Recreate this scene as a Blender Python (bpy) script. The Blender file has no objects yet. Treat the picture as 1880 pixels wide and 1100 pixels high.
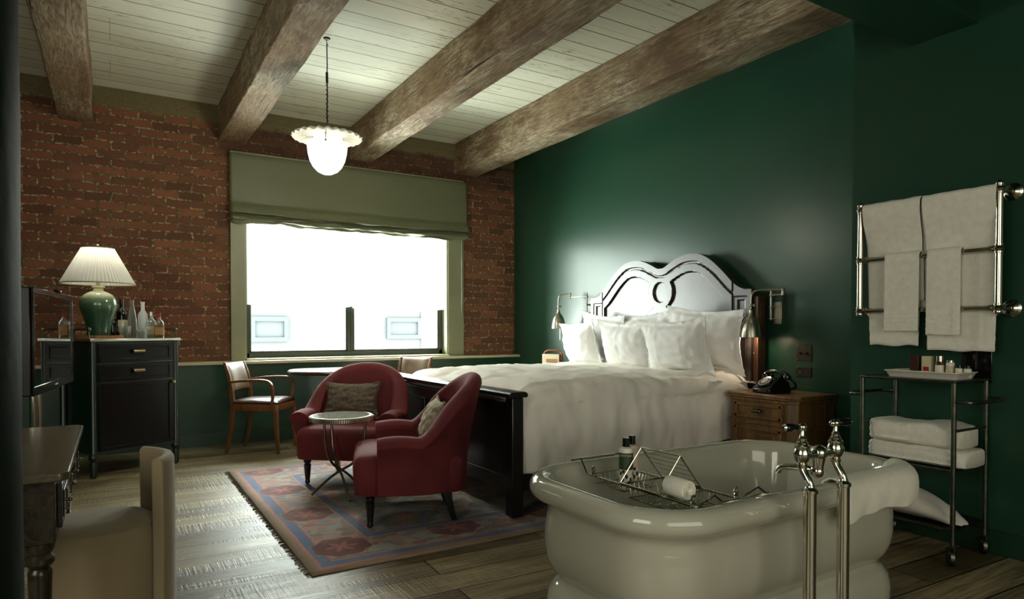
import bpy, bmesh, math, random
from mathutils import Vector, Matrix, noise
random.seed(7)
S = bpy.context.scene
COL = S.collection
PI = math.pi
def R(a): return math.radians(a)

# ------------------------------------------------------------------ camera
cd = bpy.data.cameras.new('camera'); cam = bpy.data.objects.new('camera', cd); COL.objects.link(cam)
cam.location = (0, 0, 1.15)
cam.rotation_euler = (R(89.0), 0, R(-31.5))
cd.sensor_width = 36.0; cd.lens = 1195.0 / 1880.0 * 36.0; cd.shift_y = 0.0393
cd.clip_start = 0.02; cd.clip_end = 200
S.camera = cam
# ------------------------------------------------------------------ world, lights, exposure
W = bpy.data.worlds.new('world'); S.world = W; W.use_nodes = True
bg = W.node_tree.nodes['Background']
bg.inputs[0].default_value = (0.92, 1.0, 0.935, 1); bg.inputs[1].default_value = 50.0
def area(name, loc, rot, sx, sy, power, col):
    l = bpy.data.lights.new(name, 'AREA'); l.shape = 'RECTANGLE'; l.size = sx; l.size_y = sy
    l.energy = power; l.color = col
    o = bpy.data.objects.new(name, l); COL.objects.link(o); o.location = loc; o.rotation_euler = rot
    return o
pt = area('window_portal', (2.28, 7.32, 1.6), (R(90), 0, R(180)), 2.4, 1.6, 1, (1, 1, 1))
pt.data.cycles.is_portal = True
# fill lamps added behind the camera and at the left wall, no windows there
area('rear_fill_light', (0.2, -3.3, 1.75), (R(90), 0, 0), 4.4, 2.4, 74, (1.0, 0.93, 0.77))
area('side_fill_light', (-2.15, 0.3, 1.8), (0, R(-90), 0), 1.8, 2.0, 42, (1.0, 0.96, 0.82))
S.view_settings.view_transform = 'Standard'; S.view_settings.look = 'None'
S.view_settings.exposure = 0.32; S.view_settings.gamma = 1.0; S.view_settings.use_curve_mapping = False
try:
    S.cycles.max_bounces = 10; S.cycles.diffuse_bounces = 5; S.cycles.glossy_bounces = 5
    S.cycles.transmission_bounces = 10; S.cycles.transparent_max_bounces = 12
    S.cycles.sample_clamp_indirect = 6.0; S.cycles.caustics_refractive = False; S.cycles.caustics_reflective = False
except Exception: pass

# ------------------------------------------------------------------ materials
def lin(r, g, b):
    f = lambda c: (c/255/12.92) if c/255 <= .04045 else ((c/255+.055)/1.055)**2.4
    return (f(r), f(g), f(b), 1)
class NT:
    def __init__(s, name):
        s.m = bpy.data.materials.new(name); s.m.use_nodes = True; s.t = s.m.node_tree
        s.p = s.t.nodes['Principled BSDF']; s.out = s.t.nodes['Material Output']
    def n(s, typ, **k):
        nd = s.t.nodes.new(typ)
        for a, b in k.items():
            if a.startswith('i_'):
                key = a[2:]
                key = int(key) if key.isdigit() else key.replace('_', ' ')
                nd.inputs[key].default_value = b
            else: setattr(nd, a, b)
        return nd
    def l(s, a, b): s.t.links.new(a, b)
    def math(s, op, a, b=None, c=None):
        nd = s.n('ShaderNodeMath', operation=op)
        for i, v in enumerate((a, b, c)):
            if v is None: continue
            if hasattr(v, 'links'): s.l(v, nd.inputs[i])
            else: nd.inputs[i].default_value = v
        return nd.outputs[0]
    def mix(s, f, a, b, blend='MIX'):
        nd = s.n('ShaderNodeMix', data_type='RGBA', blend_type=blend)
        for i, v in ((0, f), (6, a), (7, b)):
            if hasattr(v, 'links'): s.l(v, nd.inputs[i])
            else: nd.inputs[i].default_value = v
        return nd.outputs[2]
    def coord(s, scale=(1, 1, 1), out='Object', loc=(0, 0, 0), rot=(0, 0, 0)):
        tc = s.n('ShaderNodeTexCoord'); mp = s.n('ShaderNodeMapping')
        mp.inputs['Scale'].default_value = scale; mp.inputs['Location'].default_value = loc; mp.inputs['Rotation'].default_value = rot
        s.l(tc.outputs[out], mp.inputs[0]); return mp.outputs[0]
    def noise(s, vec, scale, detail=4, rough=.55, dist=0):
        nd = s.n('ShaderNodeTexNoise'); nd.inputs['Scale'].default_value = scale; nd.inputs['Detail'].default_value = detail
        nd.inputs['Roughness'].default_value = rough; nd.inputs['Distortion'].default_value = dist
        s.l(vec, nd.inputs['Vector']); return nd.outputs['Fac']
    def ramp(s, f, stops, interp='LINEAR'):
        nd = s.n('ShaderNodeValToRGB'); cr = nd.color_ramp; cr.interpolation = interp
        while len(cr.elements) > 1: cr.elements.remove(cr.elements[-1])
        for i, (p, c) in enumerate(stops):
            if i == 0: e = cr.elements[0]; e.position = p
            else: e = cr.elements.new(p)
            e.color = c if len(c) == 4 else (*c, 1)
        s.l(f, nd.inputs[0]); return nd.outputs[0]
    def bump(s, h, strength=.3, dist=.01):
        nd = s.n('ShaderNodeBump'); nd.inputs['Strength'].default_value = strength; nd.inputs['Distance'].default_value = dist
        s.l(h, nd.inputs['Height']); s.l(nd.outputs[0], s.p.inputs['Normal'])
    def set(s, **k):
        for a, b in k.items():
            key = a.replace('_', ' ')
            if hasattr(b, 'links'): s.l(b, s.p.inputs[key])
            else: s.p.inputs[key].default_value = b
        return s
M = {}
def simple(name, col, rough=.5, metal=0, var=.12, vs=6, bump=0, bs=80, **k):
    t = NT(name); v = t.coord()
    nz = t.noise(v, vs)
    c2 = tuple(max(0, c*(1-var*2)) for c in col[:3])+(1,); c3 = tuple(min(1, c*(1+var)) for c in col[:3])+(1,)
    t.set(Base_Color=t.ramp(nz, [(.3, c2), (.7, c3)]), Roughness=rough, Metallic=metal, **k)
    if bump: t.bump(t.noise(v, bs, 3), bump, .004)
    M[name] = t.m; return t.m

simple('green_wall', lin(33, 67, 49), .3, var=.03, vs=1.2, bump=.12, bs=30, Specular_IOR_Level=.38)
simple('green_trim', lin(26, 58, 40), .32, var=.03, bump=.05, bs=30)
simple('dark_green', lin(18, 30, 24), .6, var=.1, bump=.3, bs=25, Specular_IOR_Level=.08)
simple('cream_paint', lin(140, 140, 110), .45, var=.03)
simple('ledge_paint', lin(205, 200, 165), .35, var=.05)
simple('window_metal', lin(52, 58, 44), .4, var=.05)
simple('black_wood', lin(17, 15, 13), .28, var=.25, vs=12, bump=.05, bs=40, Specular_IOR_Level=.6)
simple('headboard_wood', lin(46, 36, 30), .36, var=.15, vs=8, Specular_IOR_Level=1.0)
simple('cabinet_metal', lin(14, 40, 29), .3, var=.15, vs=8, bump=.06, bs=30, Specular_IOR_Level=.7)
simple('nickel', (.62, .60, .50, 1), .14, 1.0, var=.05)
simple('brushed_nickel', (.50, .48, .38, 1), .3, 1.0, var=.06)
simple('aged_brass', (.50, .42, .24, 1), .28, 1.0, var=.1)
simple('gun_metal', (.11, .12, .09, 1), .35, 1.0, var=.2, vs=20)
simple('table_metal', (.22, .20, .15, 1), .35, 1.0, var=.2, vs=20)
simple('black_iron', (.02, .02, .018, 1), .4, .6)
simple('velvet_red', lin(98, 28, 32), .85, var=.14, vs=5, bump=.06, bs=200, Sheen_Weight=.22, Sheen_Roughness=.4, Sheen_Tint=lin(180, 62, 66))
simple('velvet_taupe', lin(142, 126, 96), .9, var=.05, vs=4, bump=.06, bs=250, Sheen_Weight=.25)
simple('linen_white', lin(242, 236, 226), .85, var=.02, bump=.05, bs=300)
simple('cotton_pillow', lin(242, 242, 240), .85, var=.015)
simple('towel_white', lin(240, 237, 222), .95, var=.04, vs=30, bump=.9, bs=170)
simple('towel_flat', lin(238, 234, 218), .95, var=.03, vs=30, bump=.3, bs=90)
simple('porcelain', lin(184, 182, 164), .1, var=.015, vs=1, Coat_Weight=.5, Coat_Roughness=.04)
simple('phone_black', lin(14, 16, 15), .12, var=.1)
simple('cabinet_black', lin(8, 12, 10), .3, var=.2, vs=8, Specular_IOR_Level=.3)
simple('dial_clear', lin(190, 190, 180), .15, var=.1)
simple('white_plastic', lin(225, 220, 205), .35, var=.03)
simple('radio_cream', lin(225, 205, 180), .4, var=.03)
simple('leather_tan', lin(150, 85, 50), .45, var=.1)
simple('leather_brown', lin(62, 34, 24), .3, var=.25, vs=10, bump=.15, bs=60, Specular_IOR_Level=.7)
simple('leather_back', lin(120, 100, 80), .35, var=.2, vs=10, bump=.1, bs=60)
simple('black_plastic', lin(12, 13, 13), .2)
simple('outlet_bronze', lin(48, 44, 32), .4, .5)
simple('blind_fabric', lin(122, 124, 88), .75, var=.06, vs=3, bump=.15, bs=200)
simple('pillow_taupe', lin(104, 92, 76), .95, var=.25, vs=60, bump=.5, bs=150)
simple('pillow_grey', lin(170, 160, 135), .9, var=.2, vs=14, bump=.3, bs=120)
simple('lamp_cord', lin(20, 18, 14), .6)
simple('label_cream', lin(205, 195, 160), .6, var=.05)
simple('label_tan', lin(160, 120, 70), .6, var=.05)
simple('red_cap', lin(160, 30, 35), .35)
simple('rubber', lin(20, 20, 18), .6)
simple('facade', (.0222,.0236,.0240,1), .9, var=.02, Specular_IOR_Level=0.0)
simple('facade_window', (.0196,.0216,.0226,1), .8, var=.02, Specular_IOR_Level=0.0)
simple('facade_frame', (.0172,.0192,.0204,1), .8, var=.02, Specular_IOR_Level=0.0)

def wood(name, c1, c2, rough=.35, axis='x', scale=1.0, bump=.15):
    t = NT(name)
    sc = {'x': (1.2, 14, 14), 'y': (14, 1.2, 14), 'z': (14, 14, 1.2)}[axis]
    v = t.coord(tuple(a*scale for a in sc))
    nz = t.noise(v, 1.6, 6, .6, 1.2)
    t.set(Base_Color=t.ramp(nz, [(.3, c1), (.7, c2)]), Roughness=rough)
    t.bump(nz, bump, .004); M[name] = t.m
wood('nightstand_wood', lin(74, 50, 23), lin(136, 100, 53), .38, 'z')
wood('chair_wood', lin(82, 48, 22), lin(128, 84, 44), .35, 'z')
wood('desk_wood', lin(30, 27, 19), lin(58, 52, 38), .26, 'y')
wood('post_wood', lin(50, 28, 13), lin(88, 52, 26), .4, 'z')
wood('desk_top_wood', lin(66, 60, 46), lin(104, 96, 76), .22, 'y', bump=.05)  # paler than the desk body: reflected sheen put into the top's colour
wood('tray_wood', lin(120, 80, 40), lin(170, 120, 66), .5, 'x')
wood('table_wood', lin(44, 28, 22), lin(76, 52, 40), .3, 'x')

# rough-sawn beam
t = NT('beam_wood'); v = t.coord((7, .9, 7))
nd = t.n('ShaderNodeTexNoise'); nd.inputs['Scale'].default_value = 1.1; nd.inputs['Detail'].default_value = 3; t.l(v, nd.inputs['Vector'])
fig = t.math('SINE', t.math('MULTIPLY', nd.outputs['Fac'], 95))          # cathedral grain rings
fine = t.noise(t.coord((34, 4, 34)), 1.6, 7, .72, .8); big = t.noise(t.coord(), 1.6, 5, .65)
g = t.math('ADD', t.math('MULTIPLY', fig, .055), fine)
c = t.ramp(g, [(.25, lin(78, 62, 42)), (.5, lin(124, 102, 72)), (.78, lin(166, 144, 110))])
c = t.mix(t.ramp(big, [(.42, (0, 0, 0)), (.62, (.65, .65, .65))]), c, t.mix(t.ramp(g, [(.4, (0, 0, 0)), (.6, (1, 1, 1))]), lin(128, 112, 86), lin(206, 196, 168)))
c = t.mix(t.ramp(t.noise(t.coord((2, .8, 2), loc=(4, 2, 1)), 2.6, 7, .75), [(.50, (0, 0, 0)), (.60, (.75, .75, .75))]), c, lin(92, 62, 36))
sp_ = t.noise(t.coord(), 34, 3); c = t.mix(t.ramp(sp_, [(.70, (0, 0, 0)), (.73, (1, 1, 1))]), c, lin(46, 34, 24))
crk = t.noise(t.coord((26, .7, 26), loc=(2, 5, 7)), 1.3, 4, .6); ck = t.ramp(crk, [(.33, (1, 1, 1)), (.36, (0, 0, 0))])
c = t.mix(ck, c, lin(40, 30, 20))
t.set(Base_Color=c, Roughness=.68)
t.bump(t.math('SUBTRACT', t.math('ADD', g, t.math('MULTIPLY', big, .6)), t.math('MULTIPLY', ck, .8)), .5, .012); M['beam_wood'] = t.m

# brick wall (object coords: x along, z up)
def brickmat(name, cA, cB, mortar, axes='XZ', bw=.222, bh=.08, top=True):
    t = NT(name); tc = t.n('ShaderNodeTexCoord'); sp = t.n('ShaderNodeSeparateXYZ'); t.l(tc.outputs['Object'], sp.inputs[0])
    nd = t.n('ShaderNodeTexNoise'); nd.inputs['Scale'].default_value = 7; nd.inputs['Detail'].default_value = 4
    t.l(tc.outputs['Object'], nd.inputs['Vector'])
    ns = t.n('ShaderNodeSeparateColor'); t.l(nd.outputs['Color'], ns.inputs[0])
    n2 = t.n('ShaderNodeTexNoise'); n2.inputs['Scale'].default_value = 45; n2.inputs['Detail'].default_value = 3
    t.l(tc.outputs['Object'], n2.inputs['Vector']); ns2 = t.n('ShaderNodeSeparateColor'); t.l(n2.outputs['Color'], ns2.inputs[0])
    def wob(base, a, b, s1, s2):
        x = t.math('MULTIPLY_ADD', t.math('SUBTRACT', a, .5), s1, base)
        return t.math('MULTIPLY_ADD', t.math('SUBTRACT', b, .5), s2, x)
    X = wob(sp.outputs[0], ns.outputs[0], ns2.outputs[0], .05, .016)
    Z = wob(sp.outputs[2], ns.outputs[1], ns2.outputs[1], .03, .014)
    cb = t.n('ShaderNodeCombineXYZ'); t.l(X, cb.inputs[0]); t.l(Z, cb.inputs[1])
    br = t.n('ShaderNodeTexBrick'); t.l(cb.outputs[0], br.inputs['Vector'])
    br.inputs['Scale'].default_value = 1; br.inputs['Brick Width'].default_value = bw; br.inputs['Row Height'].default_value = bh
    br.inputs['Mortar Size'].default_value = .0075; br.inputs['Mortar Smooth'].default_value = .25; br.inputs['Bias'].default_value = -.1
    br.offset = .5
    br.inputs['Color1'].default_value = cA; br.inputs['Color2'].default_value = cB; br.inputs['Mortar'].default_value = mortar
    patch = t.noise(tc.outputs['Object'], 1.3, 4, .6)
    c = t.mix(t.ramp(patch, [(.42, (0, 0, 0)), (.68, (.5, .5, .5))]), br.outputs['Color'], lin(112, 66, 50))
    sp2 = t.noise(tc.outputs['Object'], 60, 4, .7)
    n5 = t.noise(tc.outputs['Object'], 34, 5, .75)
    edge = t.math('MULTIPLY', t.ramp(br.outputs['Fac'], [(.05, (0, 0, 0)), (.3, (1, 1, 1))]), t.ramp(n5, [(.50, (0, 0, 0)), (.58, (1, 1, 1))]))
    c = t.mix(t.math('MULTIPLY', edge, .8), c, lin(206, 190, 148))
    c = t.mix(t.ramp(n5, [(.62, (0, 0, 0)), (.70, (.5, .5, .5))]), c, lin(186, 140, 104))
    c = t.mix(t.ramp(t.noise(tc.outputs['Object'], 3.2, 5, .7), [(.55, (0, 0, 0)), (.7, (.5, .5, .5))]), c, lin(84, 70, 44))
    if top:  # limewashed header courses under the boards, soot-dark courses below them
        zn = t.math('MULTIPLY_ADD', ns.outputs[2], .10, sp.outputs[2])
        f1 = t.n('ShaderNodeMapRange'); f1.inputs[1].default_value = 3.22; f1.inputs[2].default_value = 3.26; t.l(zn, f1.inputs[0])
        f2 = t.n('ShaderNodeMapRange'); f2.inputs[1].default_value = 2.88; f2.inputs[2].default_value = 2.98; t.l(zn, f2.inputs[0])
        f3 = t.n('ShaderNodeMapRange'); f3.inputs[1].default_value = .75; f3.inputs[2].default_value = 1.0; t.l(sp.outputs[0], f3.inputs[0])
        c = t.mix(t.math('MULTIPLY', t.math('MULTIPLY', f2.outputs[0], f3.outputs[0]), .62), c, lin(58, 42, 32))
        c = t.mix(t.math('MULTIPLY', f1.outputs[0], .8), c, t.mix(sp2, lin(92, 86, 54), lin(150, 144, 104)))
    t.set(Base_Color=c, Roughness=.85, Specular_IOR_Level=(.3 if top else 0.0))
    t.bump(t.math('ADD', t.math('MULTIPLY', br.outputs['Fac'], -1.0), t.math('MULTIPLY', sp2, .6)), 1.0, .02)
    M[name] = t.m
brickmat('brick', lin(146, 96, 68), lin(92, 62, 46), lin(96, 90, 64))
brickmat('facade_brick', (.0190,.0204,.0212,1), (.0200,.0214,.0220,1), (.0235,.0245,.0250,1), top=False, bw=.5, bh=.16)

# planks
t = NT('floor_planks'); v = t.coord(rot=(0, 0, R(2)))
br = t.n('ShaderNodeTexBrick'); t.l(v, br.inputs['Vector'])
br.inputs['Scale'].default_value = 1; br.inputs['Brick Width'].default_value = 1.9; br.inputs['Row Height'].default_value = .2
br.inputs['Mortar Size'].default_value = .0045; br.inputs['Mortar Smooth'].default_value = .1; br.offset = .37; br.inputs['Bias'].default_value = 0
br.inputs['Color1'].default_value = (0, 0, 0, 1); br.inputs['Color2'].default_value = (1, 1, 1, 1); br.inputs['Mortar'].default_value = (.5, .5, .5, 1)
grain = t.noise(t.coord((1.2, 26, 10)), 2.2, 7, .65, .8)
plank = t.mix(.5, br.outputs['Color'], t.noise(t.coord((.25, 5.9, 1)), 1, 0))
plank = t.mix(.35, plank, t.noise(t.coord((1.5, 3, 1)), 1.2, 3))
c = t.mix(t.ramp(plank, [(.34, (0, 0, 0)), (.66, (1, 1, 1))]), lin(90, 78, 52), lin(176, 160, 122))
c = t.mix(t.ramp(grain, [(.35, (.75, .75, .75)), (.6, (0, 0, 0))]), c, lin(70, 56, 36))
saw = t.noise(t.coord((70, 3.5, 1), rot=(0, 0, R(14))), 1.0, 3, .6)
sawm = t.math('MULTIPLY', t.ramp(saw, [(.42, (0, 0, 0)), (.6, (1, 1, 1))]), t.math('GREATER_THAN', t.noise(t.coord((.6, 5.9, 1)), 1.4, 1), .48))
c = t.mix(t.math('MULTIPLY', sawm, .35), c, lin(84, 68, 44))
c = t.mix(br.outputs['Fac'], c, lin(28, 22, 14))
t.set(Base_Color=c, Roughness=t.ramp(grain, [(.3, (.5, .5, .5)), (.7, (.34, .34, .34))]))
t.bump(t.math('SUBTRACT', t.math('ADD', t.math('MULTIPLY', grain, .5), t.math('MULTIPLY', sawm, .25)), br.outputs['Fac']), .5, .006); M['floor_planks'] = t.m

# painted ceiling boards
t = NT('ceiling_boards'); v = t.coord()
br = t.n('ShaderNodeTexBrick'); t.l(t.coord(loc=(13, 0, 0)), br.inputs['Vector'])
br.inputs['Scale'].default_value = 1; br.inputs['Brick Width'].default_value = 60; br.inputs['Row Height'].default_value = .215
br.inputs['Mortar Size'].default_value = .0045; br.inputs['Mortar Smooth'].default_value = .2; br.offset = .43
br.inputs['Color1'].default_value = lin(224, 225, 205); br.inputs['Color2'].default_value = lin(208, 210, 188); br.inputs['Mortar'].default_value = lin(52, 44, 28)
fl = t.noise(t.coord((3, 22, 3)), 2.5, 8, .7)
msk = t.math('MULTIPLY', t.ramp(fl, [(.58, (0, 0, 0)), (.63, (1, 1, 1))]), t.ramp(t.noise(t.coord(), 1.7, 3), [(.45, (0, 0, 0)), (.6, (1, 1, 1))]))
b2 = t.n('ShaderNodeTexBrick'); t.l(t.coord(loc=(0, .085, 0)), b2.inputs['Vector']); b2.inputs['Scale'].default_value = 1; b2.inputs['Brick Width'].default_value = 40; b2.inputs['Row Height'].default_value = .43
b2.inputs['Mortar Size'].default_value = .0022; b2.inputs['Mortar Smooth'].default_value = .3
c = t.mix(t.math('MULTIPLY', b2.outputs['Fac'], .7), br.outputs['Color'], lin(96, 88, 60))
c = t.mix(t.ramp(t.noise(t.coord((1.5, 40, 1)), 1.5, 5, .7), [(.55, (0, 0, 0)), (.75, (.35, .35, .35))]), c, lin(168, 162, 130))
c = t.mix(msk, c, lin(118, 104, 72))
t.set(Base_Color=c, Roughness=.6)
t.bump(t.math('SUBTRACT', t.math('MULTIPLY', fl, .35), br.outputs['Fac']), .6, .01); M['ceiling_boards'] = t.m

# worn oriental rug
RA, RB = 1.42, 1.285
t = NT('oriental_rug'); tc = t.n('ShaderNodeTexCoord'); sp = t.n('ShaderNodeSeparateXYZ')
nd = t.n('ShaderNodeTexNoise'); nd.inputs['Scale'].default_value = 22; t.l(tc.outputs['Object'], nd.inputs['Vector'])
mv = t.n('ShaderNodeVectorMath', operation='MULTIPLY_ADD'); t.l(nd.outputs['Color'], mv.inputs[0]); mv.inputs[1].default_value = (.022, .022, 0); t.l(tc.outputs['Object'], mv.inputs[2])
t.l(mv.outputs[0], sp.inputs[0])
ax = t.math('ABSOLUTE', sp.outputs[0]); ay = t.math('ABSOLUTE', sp.outputs[1])
e = t.math('MINIMUM', t.math('SUBTRACT', RA, ax), t.math('SUBTRACT', RB, ay))
taupe, pink, blue, navy, maroon = lin(170, 154, 136), lin(190, 116, 112), lin(90, 116, 152), lin(78, 92, 128), lin(112, 66, 68)
slate, sage, red = lin(150, 168, 176), lin(158, 160, 138), lin(186, 98, 90)
base = t.ramp(e, [(0, lin(142, 118, 96)), (.06, pink), (.075, blue), (.13, pink), (.142, taupe), (.40, pink), (.41, blue), (.455, pink), (.465, sage)], 'CONSTANT')
flk = t.n('ShaderNodeTexVoronoi'); flk.inputs['Scale'].default_value = 14; flk.inputs['Randomness'].default_value = .75
t.l(t.coord((1, 1.6, 1)), flk.inputs['Vector'])
fs = t.n('ShaderNodeSeparateColor'); t.l(flk.outputs['Color'], fs.inputs[0])
fc = t.ramp(fs.outputs[0], [(0, blue), (.25, red), (.42, slate), (.6, pink), (.75, navy), (.88, maroon)], 'CONSTANT')
fm = t.math('MULTIPLY', t.math('LESS_THAN', flk.outputs['Distance'], .62), t.math('GREATER_THAN', e, .15))
inb = t.math('MULTIPLY', t.math('GREATER_THAN', e, .395), t.math('LESS_THAN', e, .47))
fm = t.math('MULTIPLY', fm, t.math('SUBTRACT', 1, inb))
c = t.mix(t.math('MULTIPLY', fm, .6), base, fc)
def frac(o, p): return t.math('MULTIPLY', t.math('SUBTRACT', t.math('FRACT', t.math('ADD', t.math('DIVIDE', o, p), 100.5)), .5), p)
fx = frac(t.math('ADD', sp.outputs[0], 1.175), .65); fy = frac(t.math('ADD', sp.outputs[1], .955), .695)
d = t.math('SQRT', t.math('ADD', t.math('MULTIPLY', fx, fx), t.math('MULTIPLY', t.math('MULTIPLY', fy, fy), 1.1)))
ang = t.math('ARCTAN2', fx, fy)
d2 = t.math('MULTIPLY_ADD', t.math('COSINE', t.math('MULTIPLY', ang, 8)), .007, d)
bm_ = t.math('MULTIPLY', t.math('GREATER_THAN', e, .10), t.math('LESS_THAN', e, .40))
c = t.mix(t.math('MULTIPLY', t.math('LESS_THAN', d2, .158), bm_), c, pink)
c = t.mix(t.math('MULTIPLY', t.math('LESS_THAN', d2, .150), bm_), c, maroon)
c = t.mix(t.math('MULTIPLY', t.math('MULTIPLY', t.math('LESS_THAN', t.math('MULTIPLY_ADD', t.math('COSINE', t.math('MULTIPLY', ang, 6)), .03, d), .055), bm_), .6), c, pink)
# big medallions of the field
gx = frac(sp.outputs[0], .7); gy = frac(sp.outputs[1], .62)
dd = t.math('SQRT', t.math('ADD', t.math('MULTIPLY', gx, gx), t.math('MULTIPLY', gy, gy)))
dd = t.math('MULTIPLY_ADD', t.math('COSINE', t.math('MULTIPLY', t.math('ARCTAN2', gx, gy), 6)), .03, dd)
fmk = t.math('GREATER_THAN', e, .49)
rg = t.ramp(dd, [(0, red), (.05, lin(98, 108, 72)), (.12, blue), (.16, lin(120, 112, 84)), (.22, slate), (.25, sage)], 'CONSTANT')
c = t.mix(t.math('MULTIPLY', t.math('MULTIPLY', fmk, t.math('LESS_THAN', dd, .25)), .6), c, rg)
wear = t.noise(t.coord(), 3.5, 6, .7)
c = t.mix(t.ramp(wear, [(.4, (0, 0, 0)), (.75, (.45, .45, .45))]), c, lin(166, 152, 128))
thr = t.noise(t.coord((6, 120, 1)), 2, 3)
c = t.mix(t.ramp(thr, [(.3, (.4, .4, .4)), (.6, (0, 0, 0))]), c, lin(110, 98, 88))
t.set(Base_Color=c, Roughness=.95); t.bump(thr, .5, .004); M['oriental_rug'] = t.m

# glass, translucents, lamps
def glass(name, col=(1, 1, 1, 1), rough=0.0, ior=1.45, thin=False):
    t = NT(name)
    if thin:
        tr = t.n('ShaderNodeBsdfTransparent'); tr.inputs[0].default_value = col
        gl = t.n('ShaderNodeBsdfGlossy'); gl.inputs[1].default_value = .02
        fr = t.n('ShaderNodeFresnel'); fr.inputs[0].default_value = ior
        mx = t.n('ShaderNodeMixShader'); t.l(fr.outputs[0], mx.inputs[0]); t.l(tr.outputs[0], mx.inputs[1]); t.l(gl.outputs[0], mx.inputs[2])
        t.l(mx.outputs[0], t.out.inputs[0])
    else: t.set(Base_Color=col, Roughness=rough, IOR=ior, Transmission_Weight=1.0)
    M[name] = t.m
glass('window_glass', (.98, 1, .99, 1), thin=True, ior=1.2)
glass('clear_glass', (.93, .97, .94, 1), thin=True, ior=1.5)
glass('amber_glass', (.55, .33, .07, 1), thin=True, ior=1.5)
glass('tint_glass', (.82, .9, .84, 1), thin=True, ior=1.5)
simple('dark_glass', lin(16, 14, 12), .06)
def whiteglass(name, col, k, dcol=(.9, .95, .9, 1)):
    t = NT(name)
    tr = t.n('ShaderNodeBsdfTransparent'); tr.inputs[0].default_value = col
    df = t.n('ShaderNodeBsdfTranslucent'); df.inputs[0].default_value = dcol
    gl = t.n('ShaderNodeBsdfGlossy'); gl.inputs[1].default_value = .05
    m0 = t.n('ShaderNodeMixShader'); m0.inputs[0].default_value = k; t.l(tr.outputs[0], m0.inputs[1]); t.l(df.outputs[0], m0.inputs[2])
    lw = t.n('ShaderNodeLayerWeight'); lw.inputs[0].default_value = .35
    mx = t.n('ShaderNodeMixShader'); t.l(lw.outputs['Facing'], mx.inputs[0]); t.l(m0.outputs[0], mx.inputs[1]); t.l(gl.outputs[0], mx.inputs[2])
    t.l(mx.outputs[0], t.out.inputs[0]); M[name] = t.m
whiteglass('clear_glass', (.95, .98, .96, 1), .38)
whiteglass('tint_glass', (.9, .92, .8, 1), .15)
whiteglass('amber_glass', (.75, .5, .14, 1), .45, (.85, .6, .2, 1))
def translucent(name, col, tw=.5, transp=0.0, pleat=0):
    t = NT(name); d = t.n('ShaderNodeBsdfDiffuse'); d.inputs[0].default_value = col
    tl = t.n('ShaderNodeBsdfTranslucent'); tl.inputs[0].default_value = col
    mx = t.n('ShaderNodeMixShader'); mx.inputs[0].default_value = tw; t.l(d.outputs[0], mx.inputs[1]); t.l(tl.outputs[0], mx.inputs[2]); o = mx.outputs[0]
    if transp:
        tp = t.n('ShaderNodeBsdfTransparent'); m2 = t.n('ShaderNodeMixShader'); m2.inputs[0].default_value = transp
        t.l(o, m2.inputs[1]); t.l(tp.outputs[0], m2.inputs[2]); o = m2.outputs[0]
    t.l(o, t.out.inputs[0]); M[name] = t.m
translucent('frost_glass', (.93, .97, .95, 1), .6)
translucent('sheer_fabric', (.95, .98, .96, 1), .6, .35)
translucent('lamp_shade_cloth', (.86, .85, .78, 1), .28)
def emit(name, base, ecol, es, rough=.3):
    t = NT(name); t.set(Base_Color=base, Roughness=rough, Emission_Color=ecol, Emission_Strength=es); M[name] = t.m
emit('lit_bowl_glass', (.9, .9, .85, 1), (.93, 1, .95, 1), .85)
emit('lit_plate_glass', (.5, .46, .38, 1), (1, .93, .8, 1), .03)
t = NT('celadon_glaze'); v = t.coord()
sp = t.n('ShaderNodeSeparateXYZ'); t.l(v, sp.inputs[0])
zz = t.math('MULTIPLY_ADD', t.noise(t.coord(), 5, 3), .08, sp.outputs[2])
t.set(Base_Color=t.ramp(zz, [(.0, lin(46, 76, 56)), (.24, lin(50, 86, 64)), (.34, lin(110, 130, 98)), (.42, lin(196, 192, 156))]), Roughness=.08, Coat_Weight=.6); M['celadon_glaze'] = t.m
t = NT('leaf_print'); v = t.coord()
vo = t.n('ShaderNodeTexVoronoi'); vo.inputs['Scale'].default_value = 70; t.l(t.coord((1, 1, .7)), vo.inputs['Vector'])
t.set(Base_Color=t.ramp(vo.outputs['Distance'], [(0, lin(20, 24, 18)), (.38, lin(20, 24, 18)), (.45, lin(215, 210, 190))]), Roughness=.3); M['leaf_print'] = t.m
simple('screen_black', lin(5, 6, 6), .015, Specular_IOR_Level=1.0)
simple('mirror_top', lin(150, 155, 138), .1, .0, Specular_IOR_Level=1.0)
simple('cabinet_top', (.62, .64, .55, 1), .22, 1.0)
# ------------------------------------------------------------------ mesh helpers
def V(*a): return Vector(a)
def BM(): return bmesh.new()
def box(bm, x0, x1, y0, y1, z0, z1, mat=None):
    vs = [bm.verts.new((x, y, z)) for x in (x0, x1) for y in (y0, y1) for z in (z0, z1)]
    for f in ((0, 1, 3, 2), (4, 6, 7, 5), (0, 4, 5, 1), (2, 3, 7, 6), (0, 2, 6, 4), (1, 5, 7, 3)):
        bm.faces.new([vs[i] for i in f])
    if mat is not None:
        for v in vs: v.co = mat @ v.co
    return bm
def loft(bm, rings, closed=True, cap=True, loop=False):
    vr = [[bm.verts.new(p) for p in r] for r in rings]
    n = len(vr[0]); m = len(vr)
    for i in range(m if loop else m-1):
        a, b = vr[i], vr[(i+1) % m]
        for j in range(n if closed else n-1):
            k = (j+1) % n
            try: bm.faces.new((a[j], a[k], b[k], b[j]))
            except ValueError: pass
    if cap and closed and not loop:
        bm.faces.new(list(reversed(vr[0]))); bm.faces.new(vr[-1])
    return vr
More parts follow.
